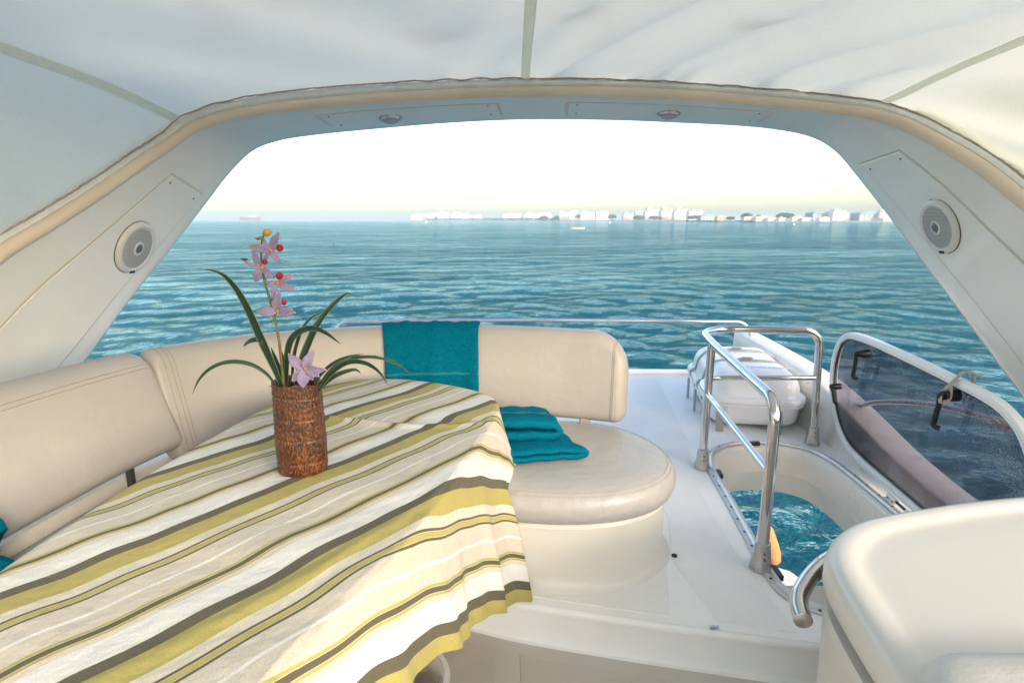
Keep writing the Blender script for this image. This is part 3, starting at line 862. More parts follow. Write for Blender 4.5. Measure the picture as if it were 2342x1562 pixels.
# ------------------------------------------------------------------ sofa
sofa = thing('settee', 'cream vinyl wraparound sofa with rounded open end and high padded back', 'sofa', (-.4, 2.3, 0))
seat_out = cr([(.58, 2.6), (.46, 2.70), (.2, 2.76), (-.2, 2.80), (-.6, 2.75), (-1.0, 2.60), (-1.3, 2.36), (-1.47, 2.0), (-1.54, 1.5), (-1.6, .9), (-1.62, .2), (-1.5, .0), (-1.1, .0), (-.98, .2), (-.97, .9), (-.94, 1.5), (-.86, 1.82), (-.68, 2.02), (-.42, 2.05), (-.15, 1.97), (.05, 1.925), (.25, 1.91), (.45, 1.95), (.60, 2.05), (.68, 2.2), (.69, 2.33), (.655, 2.47)], 190, closed=True)
seat_out = ccw(seat_out)
mk('seat_base', *pad(seat_out, [(.0, .0), (.018, .012), (.032, .03), (.036, .06), (.036, .24), (.03, .262), (.04, .275), (.06, .278), (.08, .278)], cap0=False), M['gel'], sofa)
sc_ = mk('seat_cushion', *pad(seat_out, [(.05, .283), (.016, .290), (.004, .306), (-.006, .335), (-.004, .365), (.010, .390), (.026, .404), (.05, .413), (.09, .420), (.125, .423)]), M['seatvinyl'], sofa)
for ins, z in ((.017, .3985), (.031, .4085)):
    Q = seat_out - normals2(seat_out) * ins
    # dashed twin stitch row
    mb = MB()
    D = cr(Q, 1500, closed=True)
    for k in range(0, 1500, 3):
        mb.add(tube([(*D[k], z), (*D[(k + 1) % 1500], z + .0003), (*D[(k + 2) % 1500], z)], .0009, 4, cap=False))
    mb.mk('stitching', M['stitch'], sc_)

def cushion_back(path, zb, zts, ths, leans, R0, R1, m=M['vinyl'], N=80):
    """path runs along the bottom front edge; outward is to the left of travel for a path running to port"""
    P = cr(path, N); d = np.r_[0, np.cumsum(np.linalg.norm(np.diff(P, axis=0), axis=1))]; L = d[-1]
    # denser samples at the ends
    q = np.unique(np.r_[np.linspace(0, .2, 26) ** 1.0 * 1, np.linspace(.2, L - .2, 50), L - np.linspace(0, .2, 26)])
    q = np.r_[np.array([.0006]), q[1:-1], np.array([L - .0006])]
    X = np.interp(q, d, P[:, 0]); Y = np.interp(q, d, P[:, 1])
    tx = np.gradient(X, q); ty = np.gradient(Y, q); ln = np.hypot(tx, ty); tx /= ln; ty /= ln
    nx, ny = ty, -tx
    c0 = np.array([-.45, 1.6])
    s_ = np.sign(np.sum(nx * (X - c0[0]) + ny * (Y - c0[1]))); nx *= s_; ny *= s_
    rings = []; vs = []
    NS = 40
    def section(k):
        t = q[k] / L; zt = zts[0] + (zts[1] - zts[0]) * t; th = ths; le = leans[0] + (leans[1] - leans[0]) * t
        a = q[k]; b = L - q[k]; z0 = zb; z1 = zt; sc = 1.
        for dd, R in ((a, R0), (b, R1)):
            if dd < R[0]: z1 -= R[0] - math.sqrt(max(0, R[0] ** 2 - (R[0] - dd) ** 2))
            if dd < R[1]: z0 += R[1] - math.sqrt(max(0, R[1] ** 2 - (R[1] - dd) ** 2))
            if dd < R[2]: sc *= max(.12, math.sqrt(max(0, 1 - (1 - dd / R[2]) ** 2)))
        return z0, z1, th * sc, le, zb, zt, th
    for k in range(len(q)):
        z0, z1, th, le, zb_, zt_, thf = section(k)
        r = min(.055, th * .49, (z1 - z0) * .45)
        rr = rrect(th, z1 - z0, r, 6, (0, (z0 + z1) / 2))
        # belly: slightly fuller in the middle of the face
        for (n_, z_) in rr:
            b = .010 * math.sin(PI * min(1, max(0, (z_ - zb_) / (zt_ - zb_))))
            nn = thf / 2 + n_ + (b if n_ > 0 else -b) + le * (z_ - zb_) / (zt_ - zb_)
            vs.append((X[k] + nx[k] * nn, Y[k] + ny[k] * nn, z_))
    n = 28
    f = []
    for k in range(len(q) - 1):
        for j in range(n):
            j2 = (j + 1) % n
            f.append((k * n + j, k * n + j2, (k + 1) * n + j2, (k + 1) * n + j))
    f.append(tuple(range(n))); f.append(tuple((len(q) - 1) * n + j for j in range(n))[::-1])
    o = mk('backrest', vs, f, m, sofa, sharp=60)
    V = np.array(vs).reshape(len(q), n, 3)
    return o, V, q, L, (nx, ny)
back, BV, Bq, BL, Bn = cushion_back([(.535, 2.56), (.2, 2.655), (-.2, 2.70), (-.6, 2.655), (-.97, 2.50), (-1.21, 2.30), (-1.33, 2.12)], .436, (.865, .885), .13, (.07, .13), (.19, .05, .06), (.05, .03, .02))
side, SV, Sq, SL_, Sn = cushion_back([(-1.30, 2.175), (-1.36, 1.95), (-1.40, 1.7), (-1.43, 1.4), (-1.48, .9), (-1.51, .2)], .50, (.885, .91), .13, (.15, .15), (.07, .04, .05), (.06, .04, .05))
back['label'] = 'rear backrest curving round to a rounded end'; side['label'] = 'left side backrest'
def stitch_ring(V, q, dist, parent):
    k = int(np.argmin(np.abs(q - dist)))
    R = V[k]; c = R.mean(0)
    loop = [tuple(c + (p - c) * 1.0 + (p - c) / np.linalg.norm(p - c) * .0006) for p in R]
    mk('stitching', *tube(loop + [loop[0]], .0017, 5, cap=False), M['stitch'], parent)
stitch_ring(BV, Bq, .062, back); stitch_ring(BV, Bq, .074, back)
stitch_ring(BV, Bq, BL - .05, back); stitch_ring(BV, Bq, BL - .075, back); stitch_ring(BV, Bq, BL - .085, back)
def long_stitch(V, j, parent, off=.0006):
    loop = V[6:-6, j]
    mk('stitching', *tube([tuple(p + np.array([0, 0, off])) for p in loop], .0016, 5), M['stitch'], parent)
# piping rows just under the top edge of the side backrest
R0 = SV[len(Sq) // 2]; jt = int(np.argmax(R0[:, 2] - .3 * np.abs(R0[:, 0] - R0[:, 0].max())))
long_stitch(SV, 12, side); long_stitch(SV, 13, side)
for x, y in ((.36, 2.66), (-.25, 2.75), (-1.0, 2.55)):
    mk('bracket', *box((x, y, .43), (.05, .04, .05)), M['grey'], sofa)
for x, y in ((-1.41, 1.95), (-1.49, 1.3)):
    mk('bracket', *box((x, y, .465), (.02, .02, .08)), M['dark'], sofa)
# moulded shelf the side backrest is bolted to
mk('back_ledge', *pad(cr([(-1.36, 2.30), (-1.46, 2.0), (-1.52, 1.5), (-1.58, .9), (-1.6, .1), (-1.95, .1), (-1.96, 1.5), (-1.94, 2.2), (-1.75, 2.5), (-1.5, 2.5)], 90, closed=True), [(0, .2), (.0, .43), (.012, .445), (.03, .447), (.05, .447)]), M['gel'], sofa)

# ------------------------------------------------------------------ table and striped cloth
TT = .676
TO = ccw(cr([(-.45, .45), (-.37, .8), (-.245, 1.15), (-.145, 1.55), (-.075, 1.9), (-.05, 2.12), (-.075, 2.26), (-.16, 2.37), (-.32, 2.475), (-.55, 2.555), (-.70, 2.53), (-.84, 2.42), (-.955, 2.2), (-1.03, 1.8), (-1.075, 1.4), (-1.085, 1.05), (-1.05, .7), (-.9, .42), (-.65, .34)], 320, closed=True))
table = thing('cockpit_table', 'long oval table on a pedestal under the striped cloth', 'table', (-.45, 1.6, -.16))
mk('tabletop', *pad(TO, [(.012, TT - .035), (.004, TT - .03), (.004, TT - .008), (.012, TT - .002), (.03, TT - .002)]), M['gel'], table)
mk('pedestal', *lathe([(.055, -.13), (.045, -.05), (.04, .2), (.04, TT - .05), (.11, TT - .036)], (-.42, 1.66, 0), seg=32), M['steel'], table)
mk('pedestal_base', *lathe([(.165, -.1565), (.165, -.150), (.15, -.138), (.09, -.118), (.06, -.105), (.055, -.08)], (-.40, 1.68, 0), seg=48), M['steel'], table)
mk('floor_ring', *lathe([(.185, -.157), (.185, -.1555), (.165, -.1545)], (-.40, 1.68, 0), seg=48), M['deck'], table)

sd_, td_ = np.array([.602, .798]), np.array([.798, -.602])
def build_cloth():
    P = TO; N = normals2(P); K = len(P)
    cen = np.array([-.52, 1.5])
    rr = .014
    t_hem, t_far, s_hi, s_lo = -.608, -2.75, 2.02, -.35
    num = [(t_hem - P @ td_, N @ td_), (P @ td_ - t_far, -(N @ td_)), (s_hi - P @ sd_, N @ sd_), (P @ sd_ - s_lo, -(N @ sd_))]
    dm = np.full(K, .78)
    for a, b in num:
        with np.errstate(divide='ignore'):
            q = np.where(b > .08, a / np.maximum(b, .08), 9)
        dm = np.minimum(dm, q)
    left = (P[:, 0] < -.6)
    dm = np.where(left, np.minimum(dm, .16), dm)
    dm = np.clip(dm, .03, .78)
    dm = smooth1(dm, 5)
    al = np.r_[0, np.cumsum(np.linalg.norm(np.diff(P, axis=0), axis=1))]
    rings = []; uvs = []
    def wrinkle(x, y):
        u = x * sd_[0] + y * sd_[1]; w = x * td_[0] + y * td_[1]
        z = .0022 * np.sin(9 * w + 2.3 * np.sin(3.1 * u)) + .0016 * np.sin(17 * u + 5 * np.sin(2.3 * w)) + .0012 * np.sin(31 * (x * .3 + y) + 3 * np.sin(7 * x))
        z = z + .011 * np.exp(-((y - 1.985 - .06 * np.sin(5 * x)) / .016) ** 2) * np.exp(-((x + .42) / .36) ** 4)
        z = z + .005 * np.exp(-((w + 1.02 - .05 * np.sin(3 * u)) / .02) ** 2) * np.exp(-((u - .6) / .6) ** 2)
        return np.maximum(z, -.003) + .004
    for f_ in np.r_[.0, np.linspace(.03, .985, 84)]:
        Q = cen + (P - N * rr - cen) * f_
        z = wrinkle(Q[:, 0], Q[:, 1]) * min(1, (1 - f_) / .03 + .25)
        rings.append(np.c_[Q, TT + z])
        jog = .020 * (1 / (1 + np.exp(-(Q[:, 1] - 1.99) / .012))) * np.exp(-((Q[:, 0] + .42) / .40) ** 4)
        wob = .004 * np.sin(11 * (Q @ sd_)) + .003 * np.sin(23 * (Q @ sd_) + 5 * Q[:, 1])
        uvs.append(np.c_[Q @ sd_, Q @ td_ + jog + wob])
    for a in np.linspace(0, 1, 7)[1:]:
        th = a * PI / 2
        Q = P - N * rr + N * (rr * math.sin(th))
        rings.append(np.c_[Q, np.full(K, TT + .001 - rr * (1 - math.cos(th)))])
        E = P - N * rr + N * (rr * th)
        uvs.append(np.c_[E @ sd_, E @ td_ + .004 * np.sin(11 * (E @ sd_)) + .003 * np.sin(23 * (E @ sd_) + 5 * E[:, 1])])
    nd = 46
    for a in np.linspace(0, 1, nd)[1:]:
        d = dm * a
        ph = 2 * PI * al / .29
        pl = np.sin(ph + .9 * np.sin(ph * .37 + 1)) + .35 * np.sin(2.3 * ph + 1.)
        sm = np.clip(d / .45, 0, 1); sm = sm * sm * (3 - 2 * sm)
        outw = .002 + (.10 + .10 * np.exp(-((P[:, 1] - 2.1) / .35) ** 2) * (P[:, 0] > -.3)) * d + (.017 * pl + .012) * sm
        tang = .010 * np.cos(ph + .9 * np.sin(ph * .37 + 1)) * sm
        Tn = np.stack([-N[:, 1], N[:, 0]], 1)
        Q = P + N * np.maximum(.001, outw)[:, None] + Tn * tang[:, None]
        z = TT + .001 - rr - d * .985
        rings.append(np.c_[Q, z])
        E = P - N * rr + N * (rr * PI / 2 + d)[:, None]
        uvs.append(np.c_[E @ sd_, E @ td_ + .004 * np.sin(11 * (E @ sd_)) * (1 - a) + .003 * np.sin(23 * (E @ sd_) + 5 * E[:, 1]) * (1 - a)])
    V = np.vstack(rings); U = np.vstack(uvs)
    # phase: dark band leading edge sits at t = -1.375 + k*.36
    U = np.c_[U[:, 0], U[:, 1] + 1.398 + .36 * 20]
    nr = len(rings)
    f = []
    for i in range(nr - 1):
        for j in range(K):
            j2 = (j + 1) % K
            f.append((i * K + j, (i + 1) * K + j, (i + 1) * K + j2, i * K + j2))
    o = mk('tablecloth', V, f, M['cloth'], None, sharp=0, uv=U)
    tag(o, 'striped olive grey and white cotton cloth draped over the table', 'tablecloth')
build_cloth()

# ------------------------------------------------------------------ vase with orchid
def build_vase():
    cx, cy = -.612, 1.555
    t = thing('vase', 'tall brown glazed ceramic vase with bark texture on the striped cloth', 'vase', (cx, cy, .684))
    base = cr([(-.066, -.022), (-.058, -.040), (-.042, -.056), (-.010, -.062), (.030, -.058), (.056, -.044), (.068, -.018), (.066, .02), (.05, .045), (0, .06), (-.05, .045), (-.064, .02)], 120, closed=True)
    base = ccw(base)
    v = []
    H = .268; nz = 70
    N = normals2(base)
    n1 = rng.normal(size=120); n1 = smooth1(n1, 1); n2 = smooth1(rng.normal(size=120), 2)
    for i in range(nz + 1):
        h = i / nz
        sc = .985 + .055 * math.sin(PI * min(1, h * 1.05)) * (1 - h) - .035 * h
        if h < .03: sc -= .05 * (1 - h / .03)
        groove = -.0022 * sum(math.exp(-((h - g) / .008) ** 2) for g in (.14, .4, .63, .86))
        jit = rng.normal(size=120) * .0005
        rim = (.004 * n2 if i == nz else 0)
        Q = base * sc + N * (n1 * .0007 + groove + jit)[:, None]
        z = .685 + h * H + (rim if i == nz else 0) - .10 * h * Q[:, 0] * .6
        v.append(np.c_[Q, np.broadcast_to(z, 120)] + np.array([cx, cy, 0]))
    for ins, dz in ((.006, .001), (.010, -.004), (.011, -.03), (.011, -.05)):
        Q = base * .95 - N * ins
        v.append(np.c_[Q, .685 + H + dz - .06 * Q[:, 0] + (.003 * n2 if dz > 0 else 0)] + np.array([cx, cy, 0]))
    nr = len(v); V = np.vstack(v)
    f = [(i * 120 + j, i * 120 + (j + 1) % 120, (i + 1) * 120 + (j + 1) % 120, (i + 1) * 120 + j) for i in range(nr - 1) for j in range(120)]
    f.append(tuple(range(120))[::-1])
    mk('body', V, f, M['vase'], t, sharp=60)
    Q = base * .86
    mk('soil', np.c_[Q[:, 0] + cx, Q[:, 1] + cy, np.full(120, .685 + H - .035)], [tuple(range(120))], M['pebble'], t, smooth=False)
build_vase()

LEAVES = [
(0.0244,[(-0.642,1.530,0.933),(-0.654,1.520,0.991),(-0.675,1.500,1.082),(-0.688,1.470,1.167),(-0.701,1.440,1.229),(-0.715,1.410,1.266),(-0.734,1.400,1.277),(-0.751,1.390,1.280)]),
(0.0132,[(-0.653,1.520,0.941),(-0.678,1.520,0.981),(-0.711,1.510,1.010),(-0.746,1.500,1.022),(-0.781,1.490,1.021),(-0.813,1.480,1.007),(-0.846,1.480,0.976),(-0.863,1.470,0.938)]),
(0.0146,[(-0.672,1.500,1.074),(-0.690,1.500,1.083),(-0.711,1.500,1.077),(-0.722,1.490,1.065)]),
(0.0205,[(-0.637,1.540,0.932),(-0.632,1.540,0.981),(-0.621,1.530,1.036),(-0.598,1.510,1.082),(-0.559,1.480,1.111),(-0.515,1.450,1.124),(-0.473,1.420,1.117),(-0.431,1.400,1.092)]),
(0.0224,[(-0.618,1.560,0.929),(-0.602,1.560,0.992),(-0.580,1.570,1.048),(-0.551,1.580,1.108),(-0.523,1.600,1.149),(-0.495,1.620,1.177),(-0.474,1.640,1.192),(-0.462,1.640,1.181)]),
(0.0117,[(-0.633,1.570,0.929),(-0.620,1.570,1.016),(-0.609,1.580,1.062),(-0.590,1.580,1.102),(-0.566,1.590,1.130),(-0.539,1.600,1.141),(-0.514,1.600,1.157)]),
(0.0107,[(-0.563,1.540,0.932),(-0.536,1.540,0.975),(-0.501,1.550,1.006),(-0.467,1.560,1.020),(-0.419,1.570,1.028)]),
(0.0107,[(-0.556,1.550,0.926),(-0.522,1.550,0.973),(-0.483,1.560,1.004),(-0.444,1.580,1.014),(-0.388,1.600,1.016)]),
(0.0156,[(-0.542,1.530,0.931),(-0.495,1.510,0.989),(-0.442,1.490,1.023),(-0.392,1.470,1.026),(-0.353,1.450,1.009),(-0.326,1.440,0.974)]),
(0.0156,[(-0.549,1.560,0.925),(-0.516,1.570,0.957),(-0.481,1.580,0.972),(-0.451,1.590,0.975),(-0.440,1.600,0.961)]),
(0.0117,[(-0.557,1.560,0.923),(-0.519,1.560,0.978),(-0.476,1.570,1.008),(-0.425,1.580,1.016),(-0.380,1.590,1.010),(-0.335,1.600,0.991),(-0.291,1.600,0.956)]),
(0.0146,[(-0.651,1.560,0.925),(-0.660,1.560,0.986),(-0.674,1.550,1.053)]),
(0.0175,[(-0.655,1.580,0.926),(-0.655,1.580,0.981),(-0.659,1.580,1.030),(-0.666,1.580,1.037)]),
(0.0130,[(-0.600,1.570,0.926),(-0.592,1.575,0.985),(-0.590,1.58,1.04)]),
]
STEM = [(-0.638, 1.53, 0.91), (-0.64, 1.53, 1.026), (-0.642, 1.53, 1.083), (-0.648, 1.53, 1.135), (-0.655, 1.53, 1.181), (-0.664, 1.53, 1.226), (-0.67, 1.53, 1.27), (-0.669, 1.53, 1.305), (-0.667, 1.53, 1.334)]
FL = [
((-0.638, 1.52, 1.319),[(0.0344,0.0499,0.34),(-0.0542,0.0138,0.34),(0.0276,-0.0319,0.34),(-0.0198,-0.0250,0.36),(-0.0189,0.0327,0.24)],(0.0267,0.0077,0.0098)),
((-0.666, 1.52, 1.274),[(-0.0207,0.0482,0.34),(-0.0241,-0.0396,0.38),(0.0387,-0.0258,0.34),(-0.0465,0.0224,0.16),(-0.0034,-0.0224,0.24)],(0.0129,0.0164,0.0077)),
((-0.628, 1.52, 1.234),[(0.0465,0.0224,0.36),(0.0448,-0.0189,0.36),(-0.0319,0.0009,0.34),(-0.0172,-0.0430,0.28),(0.0207,-0.0052,0.34)],(0.0103,0.0198,0.0098)),
((-0.635, 1.52, 1.158),[(0.0129,0.0534,0.42),(-0.0525,0.0009,0.38),(0.0474,-0.0060,0.38),(0.0482,0.0060,0.28),(-0.0095,0.0258,0.22)],(0.0224,0.0250,0.0077)),
((-0.553, 1.470, 1.010),[(-0.0356,0.0341,0.44),(0.0195,0.0414,0.48),(0.0502,0.0010,0.38),(0.0327,-0.0156,0.44),(-0.0073,-0.0429,0.60),(-0.0292,-0.0268,0.52),(0.0080,0.0230,0.75),(-0.0150,0.0120,0.7),(0.0160,-0.0260,0.7)],None),
]
def build_orchid():
    t = thing('orchid', 'mauve orchid with dark strap leaves growing in the brown vase', 'orchid', (-.61, 1.54, .92))
    for w, pts in LEAVES:
        P = cr(pts, 34); T = np.gradient(P, axis=0); T /= np.linalg.norm(T, axis=1)[:, None]
        vs = []; view = np.array([.0, -1., .25])
        fs, mi = [], []
        for i, (p, tg) in enumerate(zip(P, T)):
            u = i / 33
            ww = w * .5 * (min(1, .45 + 1.6 * u) if u < .35 else 1) * (max(.02, 1 - u ** 3.2)) ** .8
            sdv = np.cross(tg, view); sdv /= max(1e-6, np.linalg.norm(sdv))
            nn = np.cross(sdv, tg)
            for q, dz in ((-1, .22), (-.82, .17), (-.4, .06), (-.05, 0), (.05, 0), (.4, .06), (.82, .17), (1, .22)):
                vs.append(p + sdv * (q * ww) + nn * (dz * ww))
        fs = grid_faces(34, 8)
        me = mk('leaf', vs, fs, [M['leaf'], M['leafedge']], t, sharp=0)
        mi = [1 if (k % 7) in (0, 6) else 0 for k in range(len(fs))]
        me.data.polygons.foreach_set('material_index', mi)
        md = me.modifiers.new('thickness', 'SOLIDIFY'); md.thickness = .0008
    mk('stem', *tube(cr(STEM, 40), np.linspace(.0048, .0028, 40), 8), M['stem'], t)
    for pts in ([(-.6545, 1.53, 1.183), (-.641, 1.528, 1.206), (-.633, 1.525, 1.23)], [(-.646, 1.53, 1.142), (-.640, 1.526, 1.152), (-.636, 1.522, 1.157)], [(-.668, 1.53, 1.285), (-.655, 1.527, 1.303), (-.641, 1.523, 1.317)], [(-.662, 1.53, 1.24), (-.667, 1.527, 1.255), (-.666, 1.523, 1.272)], [(-.575, 1.52, .93), (-.565, 1.5, .97), (-.553, 1.475, 1.008)]):
        mk('flower_stalk', *tube(cr(pts, 10), .0022, 6), M['stem'], t)
    for c, tips, lip in FL:
        c = np.array(c)
        if lip is None: tips = [(a * 1.22, b * 1.22, w_ * .85) for a, b, w_ in tips]
        core = mk('flower', *lathe([(.001, -.006), (.005, -.003), (.006, .001), (.004, .006), (.001, .009)], tuple(c), (.1, -.95, .3), 12), M['core'], t)
        for n_, (dx, dz, wf) in enumerate(tips):
            L = math.hypot(dx, dz); dr = np.array([dx, 0, dz]) / L
            sdv = np.cross(dr, np.array([0, -1., 0])); 
            dep = rng.uniform(-.45, .25); tw = rng.uniform(-.35, .35)
            sdv = sdv * math.cos(tw) + np.array([0, 1., 0]) * math.sin(tw)
            vs = []
            for i in range(12):
                u = i / 11
                wd = L * wf * .57 * (math.sin(PI * min(1, u ** .8 * .97 + .03)) ** .75) * 1.08
                b = np.array([0, dep * L * u * (u * .9) - .12 * L * math.sin(PI * u), 0])
                p = c + dr * (L * u) + b
                for q in (-1, -.6, -.2, .2, .6, 1): vs.append(p + sdv * (q * wd) + np.array([0, -.22 * wd * q * q, 0]) + np.array([0, 0, .0012 * math.sin(9 * u + 3 * q + n_)]))
            fs = grid_faces(12, 6)
            o = mk('petal', vs, fs, [M['petal'], M['petaltip']], core, sharp=0)
            o.data.polygons.foreach_set('material_index', [1 if (k // 5 >= 10 or k // 5 == 0) else 0 for k in range(len(fs))])
            md = o.modifiers.new('thickness', 'SOLIDIFY'); md.thickness = .0007
        if lip:
            p = c + np.array([lip[0], -.006, lip[1]])
            r = lip[2]
            mk('lip', *lathe([(.1 * r, -r), (.7 * r, -.7 * r), (r, -.1 * r), (.85 * r, .5 * r), (.4 * r, .85 * r), (.08 * r, .7 * r)], tuple(p), (.3, -.8, .4), 16), M['lip'], core)
            mk('column', *tube([tuple(c), tuple(c + np.array([lip[0] * .5, -.006, lip[1] * .55])), tuple(p)], .0024, 6), M['petaltip'], core)
    mk('bud', *lathe([(.001, -.013), (.006, -.010), (.0095, -.002), (.009, .004), (.0055, .010), (.001, .014)], (-.644, 1.52, 1.366), (.8, -.1, .35), 16), M['bud'], t)
    mk('bud', *lathe([(.001, -.006), (.0045, -.003), (.005, .002), (.001, .007)], (-.661, 1.52, 1.352), (-.7, -.1, .3), 12), M['budstub'], t)
    mk('bud', *lathe([(.001, -.005), (.004, -.002), (.004, .002), (.001, .006)], (-.670, 1.521, 1.350), (-.9, -.1, .2), 12), M['budstub'], t)
    mk('bud', *lathe([(.0005, -.01), (.0025, -.004), (.002, .004), (.0004, .012)], (-.700, 1.5, 1.298), (-1, -.1, .12), 10), M['leaf'], t)
    mk('bud_stalk', *tube([(-.667, 1.53, 1.33), (-.660, 1.525, 1.350), (-.652, 1.52, 1.362)], .0022, 6), M['stem'], t)
    mk('dry_sheath', *tube([(-.651, 1.53, .93), (-.660, 1.52, .945), (-.672, 1.51, .951)], [.006, .004, .001], 6), mat('dry_husk', (.30, .11, .04), .6), t)
build_orchid()

# ------------------------------------------------------------------ towels
def sheet(rows, name, th=.011, mats=None, idx=None, label=None):
    """rows: (nu, nv, 3) array to a thick cloth"""
    nu, nv = rows.shape[:2]
    o = mk(name, rows.reshape(-1, 3), grid_faces(nu, nv), mats or [M['teal'], M['tealband']], None, sharp=0)
    if idx is not None: o.data.polygons.foreach_set('material_index', idx)
    md = o.modifiers.new('thickness', 'SOLIDIFY'); md.thickness = th; md.offset = 0
    return o
def hanging_towel():
    # hangs over the rear backrest between stations of the cushion
    j = list(range(0, 28))
    xs = BV[:, :, 0].mean(1)
    sel = np.linspace(-.168, -.640, 46)
    # section indices: rrect starts at +n (outer face) lower.. order: outer-top, inner-top, inner-bottom, outer-bottom
    rows = []
    for c_i, x in enumerate(sel):
        k = np.argsort(np.abs(xs - x))[:2]; k.sort()
        a, b = k; t = 0 if a == b else np.clip((x - xs[a]) / (xs[b] - xs[a] + 1e-9), -.5, 1.5)
        R = BV[a] * (1 - t) + BV[b] * t
        outer, top, inner = R[27], R[0:14], R[14:21]
        path = [R[27] * .45 + R[0] * .55] + [R[q] for q in range(0, 14)] + [R[13] * .2 + R[14] * .8]
        path = np.array(path)
        c = R.mean(0)
        u = c_i / 45
        path = path + (path - c) / np.linalg.norm(path - c, axis=1)[:, None] * (.011 + .0025 * math.sin(u * 19) + .002 * math.sin(u * 43))
        q = cr(path, 60)
        # ripples growing towards the lower front hem
        v_ = np.linspace(0, 1, 60)
        nx = (q[-1] - c); nx[2] = 0; nx /= np.linalg.norm(nx)
        q += nx[None, :] * ((.006 * math.sin(u * 13 + 1) + .004 * math.sin(u * 29)) * np.clip((v_ - .4) / .6, 0, 1))[:, None]
        q[:, 0] += .008 * (v_ - .5) * (1 if u < .5 else -.2)
        rows.append(q)
    rows = np.array(rows)
    fz = []
    z = rows[:, :, 2]
    for i in range(45):
        for jj in range(59):
            front = jj > 30
            zz = rows[i, jj, 2]
            fz.append(1 if front and .655 < zz < .664 else 0)
    o = sheet(rows, 'beach_towel', .013, idx=fz)
    tag(o, 'teal terry towel hung over the rear sofa backrest', 'towel', 'teal towels on the sofa')
hanging_towel()

def folded_towel(c, ang, L, W, layers, hgt, taper, label, name='beach_towel', band=None, curl=0.):
    """one cloth folded into layers: a serpentine section swept along its width"""
    prof = []
    dz = hgt / layers
    for k in range(layers):
        z = dz * (k + .5)
        xs = np.linspace(-L / 2, L / 2, 16)
        if k % 2: xs = xs[::-1]
        sh = .012 * math.sin(k * 2.1)
        for x in xs: prof.append((x * (1 - .06 * k / layers) + sh, z + .012 * (1 - (2 * x / L) ** 2) * (k + 1) / layers))
        if k < layers - 1:
            e = xs[-1] * (1 - .06 * k / layers) + sh; s = 1 if e > 0 else -1
            for a in np.linspace(-PI / 2, PI / 2, 7)[1:-1]: prof.append((e + s * dz * .55 * math.cos(a), z + dz / 2 + dz / 2 * math.sin(a)))
    prof = np.array(prof)
    nw = 26; rows = []
    ca, sa = math.cos(ang), math.sin(ang)
    for i in range(nw):
        u = i / (nw - 1); y = (u - .5) * W
        sc = 1 - taper * u
        e = min(1, min(u, 1 - u) / .06) ** .5
        row = []
        for (x, z) in prof:
            xx = x * sc + .006 * math.sin(u * 9 + z * 60) + taper * L * .15 * u
            zz = (z * (1 + .10 * math.sin(u * 5 + 1)) * (.90 + .10 * e)) + curl * u * u + .003 * math.sin(x * 60 + u * 11)
            row.append((c[0] + xx * ca - y * sa, c[1] + xx * sa + y * ca, c[2] + zz))
        rows.append(row)
    rows = np.array(rows)
    nv = len(prof); fi = []
    for i in range(nw - 1):
        for j in range(nv - 1):
            fi.append(1 if band and j > nv - 17 and band[0] <= (i / nw) <= band[1] else 0)
    o = sheet(rows, name, dz * .92, idx=fi)
    tag(o, label, 'towel', 'teal towels on the sofa')
    return o
folded_towel((.05, 2.29, .430), .22, .44, .28, 2, .042, .30, 'flat folded teal towel lying on the seat under the rolled one')
folded_towel((-.05, 2.36, .474), .12, .42, .23, 2, .088, .06, 'thick folded teal towel with a pale band, topmost on the seat', band=(.50, .62))
folded_towel((-1.42, 1.10, .430), 1.5, .40, .20, 4, .24, .1, 'teal folded towel half hidden behind the table at the left sofa', band=(.3, .4))

# ------------------------------------------------------------------ guard rail round the hatch
rail = thing('guard_rail', 'polished steel guard rail standing round the open hatch', 'railing', (1.05, 2.7, 0))
rt = .0225
top_path = fillet([(1.02, 2.085, .10), (.998, 2.05, .73), (1.098, 3.02, .735), (1.16, 3.46, .74), (1.895, 3.43, .735), (1.915, 3.411, .10)], [0, .09, .02, .36, .10, 0], 12)
mk('top_rail', *tube(top_path, rt, 16), M['chrome'], rail)
mk('post', *tube([(1.094, 3.051, .08), (1.10, 3.055, .72)], rt * .98, 16), M['chrome'], rail)
mk('mid_rail', *tube(fillet([(1.005, 2.072, .435), (1.097, 3.052, .44)], .1), .016, 12), M['chrome'], rail)
mk('mid_rail', *tube(fillet([(1.097, 3.052, .44), (1.15, 3.40, .44), (1.905, 3.42, .435)], [0, .33, 0], 12), .016, 12), M['chrome'], rail)
for x, y in ((1.02, 2.088), (1.094, 3.051), (1.916, 3.411)):
    fo = mk('post_foot', *lathe([(.044, .004), (.043, .012), (.036, .055), (.031, .10), (.030, .118), (.026, .120)], (x, y, 0), seg=28), M['steel'], rail)
    for z in (.06, .085):
        mk('set_screw', *lathe([(.004, 0), (.004, .002)], (x - .004, y - .037 + (z - .06) * .14, z), (0, -1, .15), 10), M['dark'], fo)

stern = thing('stern_rail', 'long thin steel rail along the stern behind the sofa', 'railing', (.2, 4.98, 0))
mk('top_rail', *tube(fillet([(-1.59, 4.93, .03), (-1.57, 4.95, .515), (.2, 5.0, .525), (2.06, 4.95, .515), (2.125, 4.93, .39)], [0, .12, .02, .09, 0], 10), .016, 12), M['chrome'], stern)
for x in (.235,): mk('post', *tube([(x, 4.99, .02), (x, 4.99, .52)], .012, 10), M['chrome'], stern)
mk('end_fitting', *lathe([(.03, 0), (.03, .03), (.015, .06)], (-1.60, 4.93, .40), seg=16), M['white'], stern)

